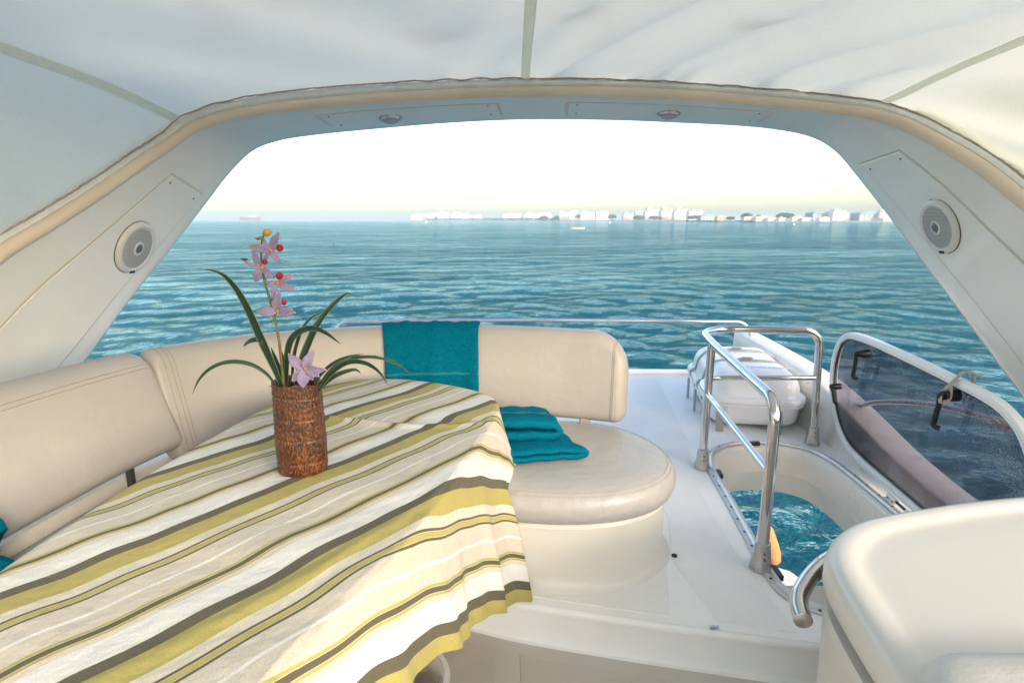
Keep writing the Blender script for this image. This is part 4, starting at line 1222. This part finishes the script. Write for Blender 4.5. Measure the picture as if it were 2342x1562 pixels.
side_rail = thing('side_rail', 'steel grab rail rising from the bulwark beyond the smoked pane', 'railing', (2.2, 2.7, .1))
mk('tube', *tube(cr([(2.16, 3.40, .26), (2.19, 3.25, .33), (2.21, 2.953, .423), (2.22, 2.671, .48), (2.25, 2.356, .485), (2.27, 2.0, .48), (2.27, 1.3, .47)], 40), .017, 12), M['chrome'], side_rail)
mk('post', *tube([(2.14, 2.2, .03), (2.255, 2.2, .48)], .014, 10), M['chrome'], side_rail)
mk('post', *tube([(2.15, 1.4, .03), (2.27, 1.4, .47)], .014, 10), M['chrome'], side_rail)

# ------------------------------------------------------------------ life raft canister
def build_raft():
    cx, cy, ang = 1.715, 4.10, math.radians(-8.5)
    t = thing('life_raft', 'white fibreglass life raft canister strapped down behind the guard rail', 'life raft', (cx, cy, 0))
    ca, sa = math.cos(ang), math.sin(ang)
    def place(vf): return [(cx + x * ca - y * sa, cy + x * sa + y * ca, z) for x, y, z in vf[0]], vf[1]
    W, L = .60, .96
    def sup(w, l, e=4.2, n=96):
        a = np.linspace(0, 2 * PI, n, endpoint=False)
        return np.stack([w / 2 * np.sign(np.cos(a)) * np.abs(np.cos(a)) ** (2 / e), l / 2 * np.sign(np.sin(a)) * np.abs(np.sin(a)) ** (2 / e)], 1)
    o1 = rrect(W, L, .135, 12)
    lower = mk('lower_shell', *place(pad(o1, [(.06, .035), (.03, .04), (.012, .06), (.004, .09), (-.004, .165), (-.028, .172), (-.030, .185), (-.03, .193)])), M['raft'], t)
    lid = mk('upper_shell', *place(pad(o1, [(-.032, .195), (-.036, .198), (-.036, .222), (-.028, .232), (-.004, .236), (.004, .25), (.012, .30), (.025, .335), (.045, .362), (.070, .382), (.095, .394), (.118, .400)])), M['raft'], t)
    def hoop(y, w, m, nm, lift=.004):
        # webbing over the lid and down the sides, following the shell section
        pts = [(-.298, .10), (-.303, .165), (-.330, .175), (-.338, .20), (-.338, .225), (-.325, .236), (-.300, .25), (-.290, .30), (-.277, .335), (-.256, .363), (-.226, .386), (-.18, .400), (-.12, .406), (0, .407)]
        pts = pts + [(-a, b) for a, b in pts[-2::-1]]
        vs = []
        for i, (x, z) in enumerate(pts):
            for yy in (y - w / 2, y + w / 2): vs.append((x * 1.008, yy, z + lift))
        v_, f_ = place((vs, grid_faces(len(pts), 2)))
        o = mk(nm, v_, f_, m, t, sharp=0)
        md = o.modifiers.new('thickness', 'SOLIDIFY'); md.thickness = .004
        return o
    for y in (-.12, .20):
        h = hoop(y, .042, M['strap'], 'strap', .005)
        b = mk('buckle', *place(box((-.02, y, .414), (.085, .045, .010))), M['buckle'], h)
        mk('buckle_lever', *place(box((.0, y + .005, .424), (.07, .032, .008))), M['buckle'], h)
        mk('strap_tail', *place(box((-.10, y - .01, .414), (.08, .03, .005))), M['strap'], h)
        mk('strap_end', *place(box((-.345, y, .09), (.012, .05, .16))), M['strap'], h)
    mb = MB()
    x = -.13
    for k, wd in enumerate((.012, .03, .02, .014, .0, .03, .012, .022, .022, .0, .02, .026, .012, .03, .02, .022)):
        if wd: mb.add(place(box((x + wd / 2, -.30, .4035), (wd, .012, .003))))
        x += wd + .006
    mb.mk('faded_print', M['blueprint'], lid, smooth=False, kind='stuff')
    for x in (.13, -.24): mk('cradle_strap', *place(obox((x, -.497, .075), (1, 0, 0), (0, .2, 1), (0, 1, 0), (.05, .15, .012))), M['grey'], t)
    for y in (-.28, .28): mk('cradle', *place(box((0, y, .018), (.52, .05, .034))), M['steel'], t)
build_raft()

# ------------------------------------------------------------------ hatch frame and raised smoked lid
hf = thing('deck_hatch', 'open deck hatch with aluminium edge strip and raised smoked lid', 'hatch', (1.45, 2.6, 0))
v = []
prof = [(.048, .002), (.048, .006), (.04, .009), (.026, .009), (.024, .014), (.016, .020), (.008, .020), (.003, .014), (.002, .004)]
for p, n in zip(HATCH, HN):
    for o_, z_ in prof: v.append((p[0] + n[0] * o_, p[1] + n[1] * o_, z_))
mk('edge_strip', v, grid_faces(len(HATCH), len(prof), wrap_u=True), M['alu'], hf, sharp=35)
hstrip = bpy.data.objects['edge_strip']
for k in range(0, len(HATCH), 3):
    p = HATCH[k] + HN[k] * .033
    mk('screw', *lathe([(.006, 0), (.005, .0025)], (p[0], p[1], .009), seg=8), M['dark'], hstrip)
for q in ((1.529, 3.41, 0), (1.15, 2.97, .1), (1.10, 2.05, 1.4)):
    d = np.linalg.norm(HATCH - np.array(q[:2]), axis=1); k = int(np.argmin(d)); p = HATCH[k] - HN[k] * .004; tg = (-HN[k][1], HN[k][0], 0)
    mk('catch', *obox((p[0], p[1], .008), tg, (HN[k][0], HN[k][1], 0), (0, 0, 1), (.075, .03, .022)), M['black'], hf)

def lid_pt(y, z, d=0.): return (1.93 + .12 * (y - 2.6) + .05 * z + d, y, z)
LO = cr([(2.45, .047), (2.725, .048), (2.98, .05), (3.177, .07), (3.33, .14), (3.45, .257), (3.525, .41), (3.535, .56), (3.49, .67), (3.39, .728), (3.22, .746), (2.85, .745), (2.58, .739), (2.36, .730), (2.196, .722), (2.095, .708), (2.02, .682), (1.95, .64), (1.88, .56), (1.83, .44), (1.82, .3), (1.85, .16), (1.93, .08), (2.08, .05), (2.25, .046)], 160, closed=True)
LO = ccw(LO); LN = normals2(LO)
def lid_ring(prof, name, m, par):
    v = []
    for p, n in zip(LO, LN):
        for ins, d in prof:
            q = p - n * ins; v.append(lid_pt(q[0], q[1], d))
    k = len(prof)
    f = [(i * k + j, i * k + (j + 1) % k, ((i + 1) % len(LO)) * k + (j + 1) % k, ((i + 1) % len(LO)) * k + j) for i in range(len(LO)) for j in range(k)]
    return mk(name, v, f, m, par, sharp=35)
lid_ring([(0, -.016), (.004, -.022), (.018, -.024), (.020, -.020), (.024, -.020), (.026, -.024), (.036, -.022), (.040, -.012), (.040, .006), (.034, .016), (.006, .016), (0, .010)], 'lid_frame', M['white'], hf)
lid = bpy.data.objects['lid_frame']; lid['label'] = 'raised lid of the hatch with smoked pane'
lid_ring([(.038, -.012), (.048, -.009), (.048, .004), (.038, .006)], 'rubber_seal', M['black'], lid)
q = LO - LN * .036
vv = [lid_pt(y, z, -.006) for y, z in q] + [lid_pt(y, z, .002) for y, z in q]
k = len(q)
ff = [tuple(range(k)), tuple(range(k, 2 * k))[::-1]] + [(i, i + k, (i + 1) % k + k, (i + 1) % k) for i in range(k)]
mk('pane', vv, ff, M['pane'], lid, smooth=False)
def lever(y, z, sc=1., ang=0., end_in=.5):
    b = Vector(lid_pt(y, z, -.022))
    hb = MB().add(lathe([(.026 * sc, .018), (.026 * sc, .0), (.022 * sc, -.03), (.016 * sc, -.045)], tuple(b), (1, .12, 0), 18))
    a0 = b + Vector((-.045 * sc, 0, .01))
    dirv = Vector((-.04, math.sin(ang), -math.cos(ang)))
    pts = [b + Vector((-.02, 0, 0)), a0 + Vector((-.01, 0, 0)), a0 + dirv * .05 * sc, a0 + dirv * .15 * sc, a0 + dirv * .155 * sc + Vector((.018 * sc, -.02 * sc, 0))]
    hb.add(tube(fillet([tuple(p) for p in pts], .015), .011 * sc, 10)).mk('handle', M['black'], lid)
lever(3.14, .655, 1.0, .05); lever(2.36, .655, 1.05, .12); lever(3.40, .385, .75, -.5)
for y in (2.45, 2.62):
    hg = MB().add(obox((1.905 + .12 * (y - 2.6), y, .022), (1, 0, 0), (.12, 1, 0), (0, 0, 1), (.05, .07, .012))).add(tube([lid_pt(y - .04, .035, -.028), lid_pt(y + .04, .035, -.028)], .011, 12)).mk('hinge', M['white'], hf)
    for dy in (-.02, .02): mk('screw', *lathe([(.006, 0), (.005, .003)], (1.892 + .12 * (y - 2.6), y + dy, .028), seg=8), M['dark'], hg)
mk('hinge_pin', *tube([lid_pt(2.47, .034, -.028), lid_pt(2.61, .034, -.028)], .007, 10), M['black'], lid)

cordv = MB()
top = lid_pt(2.33, .745, 0)
for k, r in enumerate((0, .006, .012)):
    cordv.add(tube(cr([lid_pt(2.36 + r, .68, -.06), lid_pt(2.35 + r, .72, -.035), lid_pt(2.335 + r, .765, -.01), lid_pt(2.32 + r, .762, .02), lid_pt(2.325 + r, .72, .03), lid_pt(2.345 - r, .66, .02)], 20), .0042, 6))
    cordv.add(tube(cr([lid_pt(2.37 - r, .665, -.075), lid_pt(2.35 - r, .625, -.08), lid_pt(2.345 - r, .645, -.05), lid_pt(2.36 - r, .70, -.045)], 14), .004, 6))
cordv.add(tube(cr([lid_pt(2.325, .76, 0), lid_pt(2.29, .772, -.005), lid_pt(2.26, .765, .01)], 8), .004, 6))
cordv.add(tube(cr([lid_pt(2.345, .70, .02), (2.05, 2.40, .60), (2.235, 2.45, .485)], 16), .0038, 6))
cordv.add(tube(cr([lid_pt(2.335, .69, .02), (2.04, 2.44, .57), (2.232, 2.50, .480)], 16), .0038, 6))
for k in range(4): cordv.add(tube([(2.243 + .022 * math.cos(a), 2.43 + k * .02 + .004 * math.sin(a), .485 + .022 * math.sin(a)) for a in np.linspace(0, 2 * PI, 14)], .004, 6, cap=False))
tag(cordv.mk('tie_cord', M['rope']), 'natural cord tying the lid handle to the side rail', 'cord')

# orange fender hung on the lower deck, a sliver of it seen past the rail post
fd = thing('fender', 'orange fender hanging below, a sliver seen through the hatch beside the rail post', 'fender', (2.345, 4.62, -1.71))
mk('body', *lathe([(.008, .27), (.03, .25), (.05, .19), (.062, .06), (.064, -.06), (.05, -.13), (.02, -.16), (.01, -.17)], (2.345, 4.62, -1.50), (-.32, 0, 1), 20), M['orange'], fd)
mk('rope', *tube([(2.26, 4.62, -1.24), (2.22, 4.64, -1.20), (2.2, 4.66, -1.7)], .007, 6), M['rope'], fd)

# ------------------------------------------------------------------ helm console, grab handle, pad
con = thing('console', 'large cream moulded console with overhanging lid in the near corner', 'console', (1.3, .7, -.16))
CO = cr([(.655, .2), (.672, .6), (.690, .855), (.708, .98), (.733, 1.13), (.762, 1.24), (.812, 1.32), (.884, 1.387), (.961, 1.432), (1.063, 1.468), (1.169, 1.497), (1.324, 1.535), (1.535, 1.57), (1.9, 1.60), (2.0, 1.55), (2.02, 1.2), (2.0, .2), (1.9, -.1), (1.4, -.2), (.8, -.1)], 170, closed=True)
CO = ccw(CO)
mk('body', *pad(CO, [(.03, -.157), (.022, -.1), (.018, .2), (.012, .435), (.010, .452), (.016, .462), (.034, .464), (.06, .464)], cap0=False), M['console'], con)
mk('shadow_gap', *pad(CO, [(.052, .46), (.048, .525)], cap0=False, cap1=False), M['brown'], con)
mk('lid', *pad(CO, [(.08, .515), (.02, .512), (.004, .518), (.0, .53), (.0, .562), (.006, .583), (.018, .597), (.034, .602), (.052, .602), (.064, .599), (.074, .595), (.084, .5925), (.10, .592), (.13, .594), (.16, .597)]), M['console'], con)
hd = mk('grab_handle', *tube(fillet([(.723, 1.235, .428), (.738, 1.30, .436), (.83, 1.395, .462), (.99, 1.49, .475), (1.3, 1.60, .475)], [0, .04, .06, .08, 0], 10), .0225, 20), M['chrome'], con)
mk('end_cap', *lathe([(.0226, 0), (.0226, .004), (.020, .006)], (.7235, 1.237, .428), (-.22, -.97, -.1), 24), M['steel'], hd)
mk('standoff', *obox((.86, 1.385, .448), (.75, -.55, 0), (.55, .75, 0), (0, 0, 1), (.09, .034, .026)), M['chrome'], hd)
hc = thing('helm_cushion', 'pale grey vinyl pad on top of the near console', 'cushion', (1.2, .4, .6))
HO = rrect(1.06, 1.15, .10, 10, (1.185, .275))
mk('pad', *pad(HO, [(.03, .600), (.006, .612), (-.002, .635), (.004, .665), (.02, .684), (.045, .693), (.07, .698), (.09, .700)]), M['seatvinyl2'] if 'seatvinyl2' in M else mat('grey_vinyl', (.50, .49, .46), .38, var=.04, vscale=12, bump=.12, bscale=140), hc)
mk('seam', *tube([(*p, .667) for p in (HO - normals2(ccw(HO)) * .0)[:]] if False else [(.678, .72, .684), (.72, .66, .6935), (.80, .55, .7005)], .0022, 6), M['stitch'], hc)

# ------------------------------------------------------------------ far shore
def far_x(u, D): return (u - 1171) / 1300 * D * 1.02
land = []
shore_pts = [(930, 3000), (1000, 2900), (1150, 2500), (1270, 1900), (1450, 1500), (1580, 1250), (1700, 1000), (1900, 900), (2060, 860), (2400, 820)]
sp_ = cr([(far_x(u, D), D) for u, D in shore_pts], 80)
v = []
for i, (x, y) in enumerate(sp_):
    dn = np.array([.25, .97])
    for d, z in ((0, SEA_Z - 1), (2, SEA_Z + .4), (14, SEA_Z + 1.6), (60, SEA_Z + 2.2), (400, SEA_Z + 3)): v.append((x + dn[0] * d, y + dn[1] * d, z + .3 * math.sin(i * 1.3 + d)))
shore = mk('shore', v, grid_faces(80, 5, flip=True), M['land'], None); shore['kind'] = 'structure'

def depth_at(u):
    us = [q[0] for q in shore_pts]; return float(np.interp(u, us, [q[1] for q in shore_pts]))
def far_h(vtop, D): return 1.4 + (502.5 - vtop) / 1300 * D * .78

def building(u0, u1, vtop, label, m=None, style=0, back=40, cat='building', base=None):
    D = depth_at((u0 + u1) / 2) + back
    x0, x1 = far_x(u0, D), far_x(u1, D); W = x1 - x0; zb = SEA_Z + 1.8; zt = far_h(vtop, D); H = zt - zb
    t = thing('shore_building', label, cat, ((x0 + x1) / 2, D, zb), 'buildings along the far shore')
    dp = min(30, W * .8); m = m or M['bldg']
    cx = (x0 + x1) / 2
    if style == 0:
        mk('wall', *box((cx, D + dp / 2, zb + H * .46), (W, dp, H * .92)), m, t, smooth=False)
        mk('roof', *box((cx + W * .1, D + dp / 2, zb + H * .96), (W * .55, dp * .7, H * .08)), M['froof'], t, smooth=False)
    elif style == 1:   # stepped block
        mk('wall', *box((cx, D + dp / 2, zb + H * .36), (W, dp, H * .72)), m, t, smooth=False)
        mk('tower', *box((cx - W * .18, D + dp / 2 + .5, zb + H * .5), (W * .34, dp * .8, H)), m, t, smooth=False)
        mk('tower', *box((cx + W * .26, D + dp / 2 + .5, zb + H * .44), (W * .28, dp * .8, H * .88)), m, t, smooth=False)
        mk('roof', *box((cx - W * .18, D + dp / 2 + .5, zb + H * 1.015), (W * .25, dp * .5, H * .03)), M['froof'], t, smooth=False)
    else:              # long hall with a shallow vaulted roof
        mk('wall', *box((cx, D + dp / 2, zb + H * .38), (W, dp, H * .76)), m, t, smooth=False)
        a = np.linspace(0, PI, 10); vs = []
        for y in (D - 1, D + dp + 1):
            for q in a: vs.append((cx + math.cos(q) * W * .51, y, zb + H * .76 + math.sin(q) * H * .24))
        f = [(i, i + 1, i + 11, i + 10) for i in range(9)] + [tuple(range(10))[::-1], tuple(range(10, 20))]
        mk('roof', vs, f, M['bldg3'], t, smooth=False)
    nf = max(2, min(7, int(H / 4))); nw = max(2, min(9, int(W / 7)))
    for fl in range(nf):
        z = zb + H * .68 * (fl + .65) / nf
        for c in range(nw):
            x = x0 + W * (c + .5) / nw
            mk('window', *box((x, D - .03, z), (W / nw * .55, .3, H * .68 / nf * .5)), M['fwin'], t, smooth=False)
    return t

blds = [
 (951, 980, 488, 'lone pale block at the left tip of the far shore', None, 0),
 (985, 1010, 484, 'low pale block second from the left tip of the shore', None, 0),
 (1010, 1031, 479, 'narrow pale block rising above its left shore neighbours', None, 1),
 (1037, 1081, 483, 'broad pale block before the gap in the left shore', None, 1),
 (1087, 1104, 490, 'tiny pale block at the edge of the shore gap', None, 0),
 (1153, 1190, 486, 'low pale block just after the gap in the shore', None, 0),
 (1199, 1228, 484, 'wide low pale block left of the white twin blocks', None, 1),
 (1229, 1257, 483, 'wide low pale block touching the shoreline trees', None, 0),
 (1274, 1297, 480, 'pale block with a step behind the small white boat', None, 1),
 (1298, 1315, 478, 'taller narrow white block above the small white boat', None, 0),
 (1321, 1353, 480, 'wide white block just right of the small boat', None, 1),
 (1355, 1382, 480, 'white block beside the small round shore tree', None, 0),
 (1415, 1440, 484, 'pinkish stepped end block of the large hotel', M['bldg2'], 1),
 (1441, 1462, 478, 'pinkish hotel wing left of the hotel tower', M['bldg2'], 0),
 (1463, 1496, 470, 'tall central hotel block with twin towers', None, 1),
 (1497, 1526, 470, 'pink hotel block right of its tall centre', M['bldg2'], 1),
 (1527, 1558, 470, 'tall white hotel end tower above the pale beach', None, 1),
 (1559, 1588, 476, 'stepped pale wing at the right end of the hotel', None, 0),
 (1585, 1619, 489, 'long blue grey shed behind the dark breakwater', M['bldg3'], 2),
 (1620, 1637, 494, 'small orange hut above the dark breakwater', M['bldg4'], 0),
 (1680, 1704, 494, 'low white house under the first domed tree', None, 0),
 (1706, 1731, 494, 'low pinkish house between the two domed trees', M['bldg2'], 0),
 (1733, 1755, 497, 'small low house at the foot of the second domed tree', None, 0),
 (1757, 1776, 496, 'cream low house before the second domed tree', None, 1),
 (1786, 1807, 495, 'white low house right of the second domed tree', None, 0),
 (1808, 1828, 497, 'low red roofed house left of the blue hall', M['bldg2'], 0),
 (1830, 1873, 480, 'large pale blue vaulted hall beside the white tower', M['bldg3'], 2),
 (1874, 1908, 474, 'tall white tower between the two blue halls', None, 1),
 (1846, 1868, 496, 'low cream house in front of the first blue hall', None, 0),
 (1932, 1976, 481, 'large pale blue vaulted hall nearest the arch leg', M['bldg3'], 2),
 (1977, 2003, 475, 'tall white block beside the arch leg', None, 1),
 (1985, 2040, 497, 'long low pink terminal on the shore at the arch leg', M['bldg2'], 0),
]
for k, b in enumerate(blds):
    building(b[0], b[1], b[2], b[3], b[4], b[5], back=(15 if b[2] > 492 else 110))

def far_tree(u0, u1, vtop, label, back=30):
    D = depth_at((u0 + u1) / 2) + back; x0, x1 = far_x(u0, D), far_x(u1, D); W = x1 - x0; zb = SEA_Z + 1.8; H = far_h(vtop, D) - zb
    t = thing('shore_tree', label, 'tree', ((x0 + x1) / 2, D, zb), 'trees along the far shore')
    mk('trunk', *tube([((x0 + x1) / 2, D, zb - .3), ((x0 + x1) / 2 + .4, D, zb + H * .55)], [W * .04, W * .02], 6), M['ftrunk'], t)
    n = 420
    r = rng.random(n) ** (1 / 2.4); th = rng.uniform(0, 2 * PI, n); ct = rng.uniform(-.55, 1, n); st = np.sqrt(1 - ct * ct)
    P_ = np.stack([(x0 + x1) / 2 + W / 2 * r * st * np.cos(th), D + W / 2 * r * st * np.sin(th), zb + H * .55 + H * .45 * r * ct], 1)
    vs, fs = [], []
    for p in P_:
        s = W * .06 * rng.uniform(.6, 1.5); d1 = rng.normal(size=3); d1 /= np.linalg.norm(d1); d2 = np.cross(d1, rng.normal(size=3)); d2 /= np.linalg.norm(d2)
        b = len(vs); vs += [p - d1 * s, p + d2 * s * .7, p + d1 * s, p - d2 * s * .7]; fs.append((b, b + 1, b + 2, b + 3))
    mk('crown', vs, fs, M['ftree'], t, smooth=False)
for a in [(1231, 1250, 492, 'low spreading tree below the wide pale blocks'), (1262, 1276, 492, 'small dark tree at the left foot of the stepped block'), (1309, 1322, 487, 'dark tree in the gap above the small white boat'), (1381, 1400, 488, 'round dark tree standing alone right of the white blocks'), (1436, 1462, 492, 'low tree in front of the left hotel wing'), (1471, 1500, 493, 'wide low tree before the central hotel block'), (1556, 1582, 491, 'tree at the right end of the hotel beach'), (1640, 1660, 494, 'small tree right of the orange hut'), (1672, 1699, 484, 'domed dark tree left of the pair on the shore'), (1704, 1718, 489, 'small tree just right of the first domed tree'), (1751, 1788, 484, 'larger domed dark tree right of the pair'), (2006, 2030, 489, 'dark tree disappearing behind the arch leg')]:
    far_tree(*a)
# low dark scrub along the left shore: nobody could count it
vs, fs = [], []
for u in np.arange(985, 1275, 1.2):
    D = depth_at(u) + 20; x = far_x(u, D)
    for k in range(5):
        s = rng.uniform(1.5, 3.5); p = np.array([x + rng.normal() * 3, D + rng.normal() * 8, SEA_Z + 2.5 + rng.uniform(0, 7)])
        d1 = rng.normal(size=3); d1 /= np.linalg.norm(d1); d2 = np.cross(d1, rng.normal(size=3)); d2 /= np.linalg.norm(d2)
        b = len(vs); vs += [p - d1 * s, p + d2 * s, p + d1 * s, p - d2 * s]; fs.append((b, b + 1, b + 2, b + 3))
scrub = mk('shore_scrub', vs, fs, M['ftree'], None, smooth=False); scrub['kind'] = 'stuff'; scrub['label'] = 'low dark scrub along the far shore'
# breakwater of dark rock
vs, fs = [], []
for u in np.arange(1556, 1702, .7):
    D = depth_at(u) - 12; x = far_x(u, D)
    for k in range(2):
        b = len(vs); v_, f_ = box((x + rng.normal(), D + rng.normal() * 2, SEA_Z + rng.uniform(0, 1.4)), (rng.uniform(1.5, 3), 3, rng.uniform(1, 2)), rng.uniform(0, 3)); vs += v_; fs += [tuple(i + b for i in q) for q in f_]
bw = mk('breakwater', vs, fs, M['rock'], None, smooth=False); bw['kind'] = 'stuff'; bw['label'] = 'dark rock breakwater in front of the sheds'

def boat(u, vwl, wpx, label, mhull, cabin=True, cat='boat', outboard=False, mast=0., long=.35, D=None):
    D = D or (1.4 - SEA_Z) / ((vwl - 502.3) / 1300 * .957); x = far_x(u, D); L = wpx / 1300 * D
    t = thing('motor_boat' if cat == 'boat' else 'cargo_ship', label, cat, (x, D, SEA_Z))
    B = L * long; h = L * .13
    st = np.linspace(-.5, .5, 13); vs = []
    for s in st:
        w = B / 2 * (1 - max(0, (s - .05) / .46) ** 2.2); sh = h * (1 + .5 * max(0, s) ** 1.5)
        for q, z in ((-1, sh), (-.9, sh * .4), (-.5, -.3), (.5, -.3), (.9, sh * .4), (1, sh)): vs.append((x - s * L, D + q * w, SEA_Z + z))
    f = grid_faces(13, 6); f.append(tuple(range(6))); f += [(i * 6 + 5, i * 6, (i + 1) * 6, (i + 1) * 6 + 5) for i in range(12)]
    mk('hull', vs, f, mhull, t, sharp=40)
    if cabin:
        mk('cabin', *box((x + L * .12, D, SEA_Z + h * 1.4), (L * .26, B * .55, h * .9)), M['hullwhite'], t, smooth=False)
        mk('windscreen', *obox((x - L * .04, D, SEA_Z + h * 1.35), (1, 0, .5), (0, 1, 0), (-.5, 0, 1), (L * .015, B * .5, h * .7)), M['fwin'], t, smooth=False)
    if outboard: mk('outboard_motor', *box((x + L * .53, D, SEA_Z + h * .7), (L * .05, L * .05, h * 1.3)), M['rock'], t, smooth=False)
    return t
boat(1317, 524.5, 30, 'small white open motor boat on the mid water', M['hullwhite'], cabin=False, outboard=True)
boat(955, 505.5, 24, 'tiny white motor cruiser off the left tip of the shore', M['hullwhite'])
sh_ = boat(597, 503.2, 46, 'distant red hulled cargo ship on the open horizon', M['red'], cabin=True, cat='ship', long=.16, D=4300)

def buoy(u, v_, label, m, s=1.2):
    D = (1.4 - SEA_Z) / ((v_ - 502.3) / 1300 * .957); x = far_x(u, D); k = D / 1300
    t = thing('buoy', label, 'buoy', (x, D, SEA_Z), 'mooring buoys on the water')
    mk('float', *lathe([(.3 * s * k, -.2 * k), (1.6 * s * k, 0), (1.9 * s * k, 1.2 * k), (1.2 * s * k, 3 * k), (.4 * s * k, 3.8 * k)], (x, D, SEA_Z), seg=14), m, t)
    mk('top_mark', *tube([(x, D, SEA_Z + 3.6 * k), (x, D, SEA_Z + 6.5 * k)], .35 * k, 6), m, t)
buoy(982, 510, 'white buoy below the left tip of the shore', M['hullwhite']); buoy(1386, 511, 'white buoy on the water below the lone round tree', M['hullwhite'])
buoy(1790, 515, 'pale buoy off the shore below the second domed tree', M['hullwhite'])
buoy(1002, 537, 'dark floating buoy nearest the boat', M['rock'], 1.0); buoy(777, 560, 'small dark buoy on the water above the sofa', M['rock'], .9)
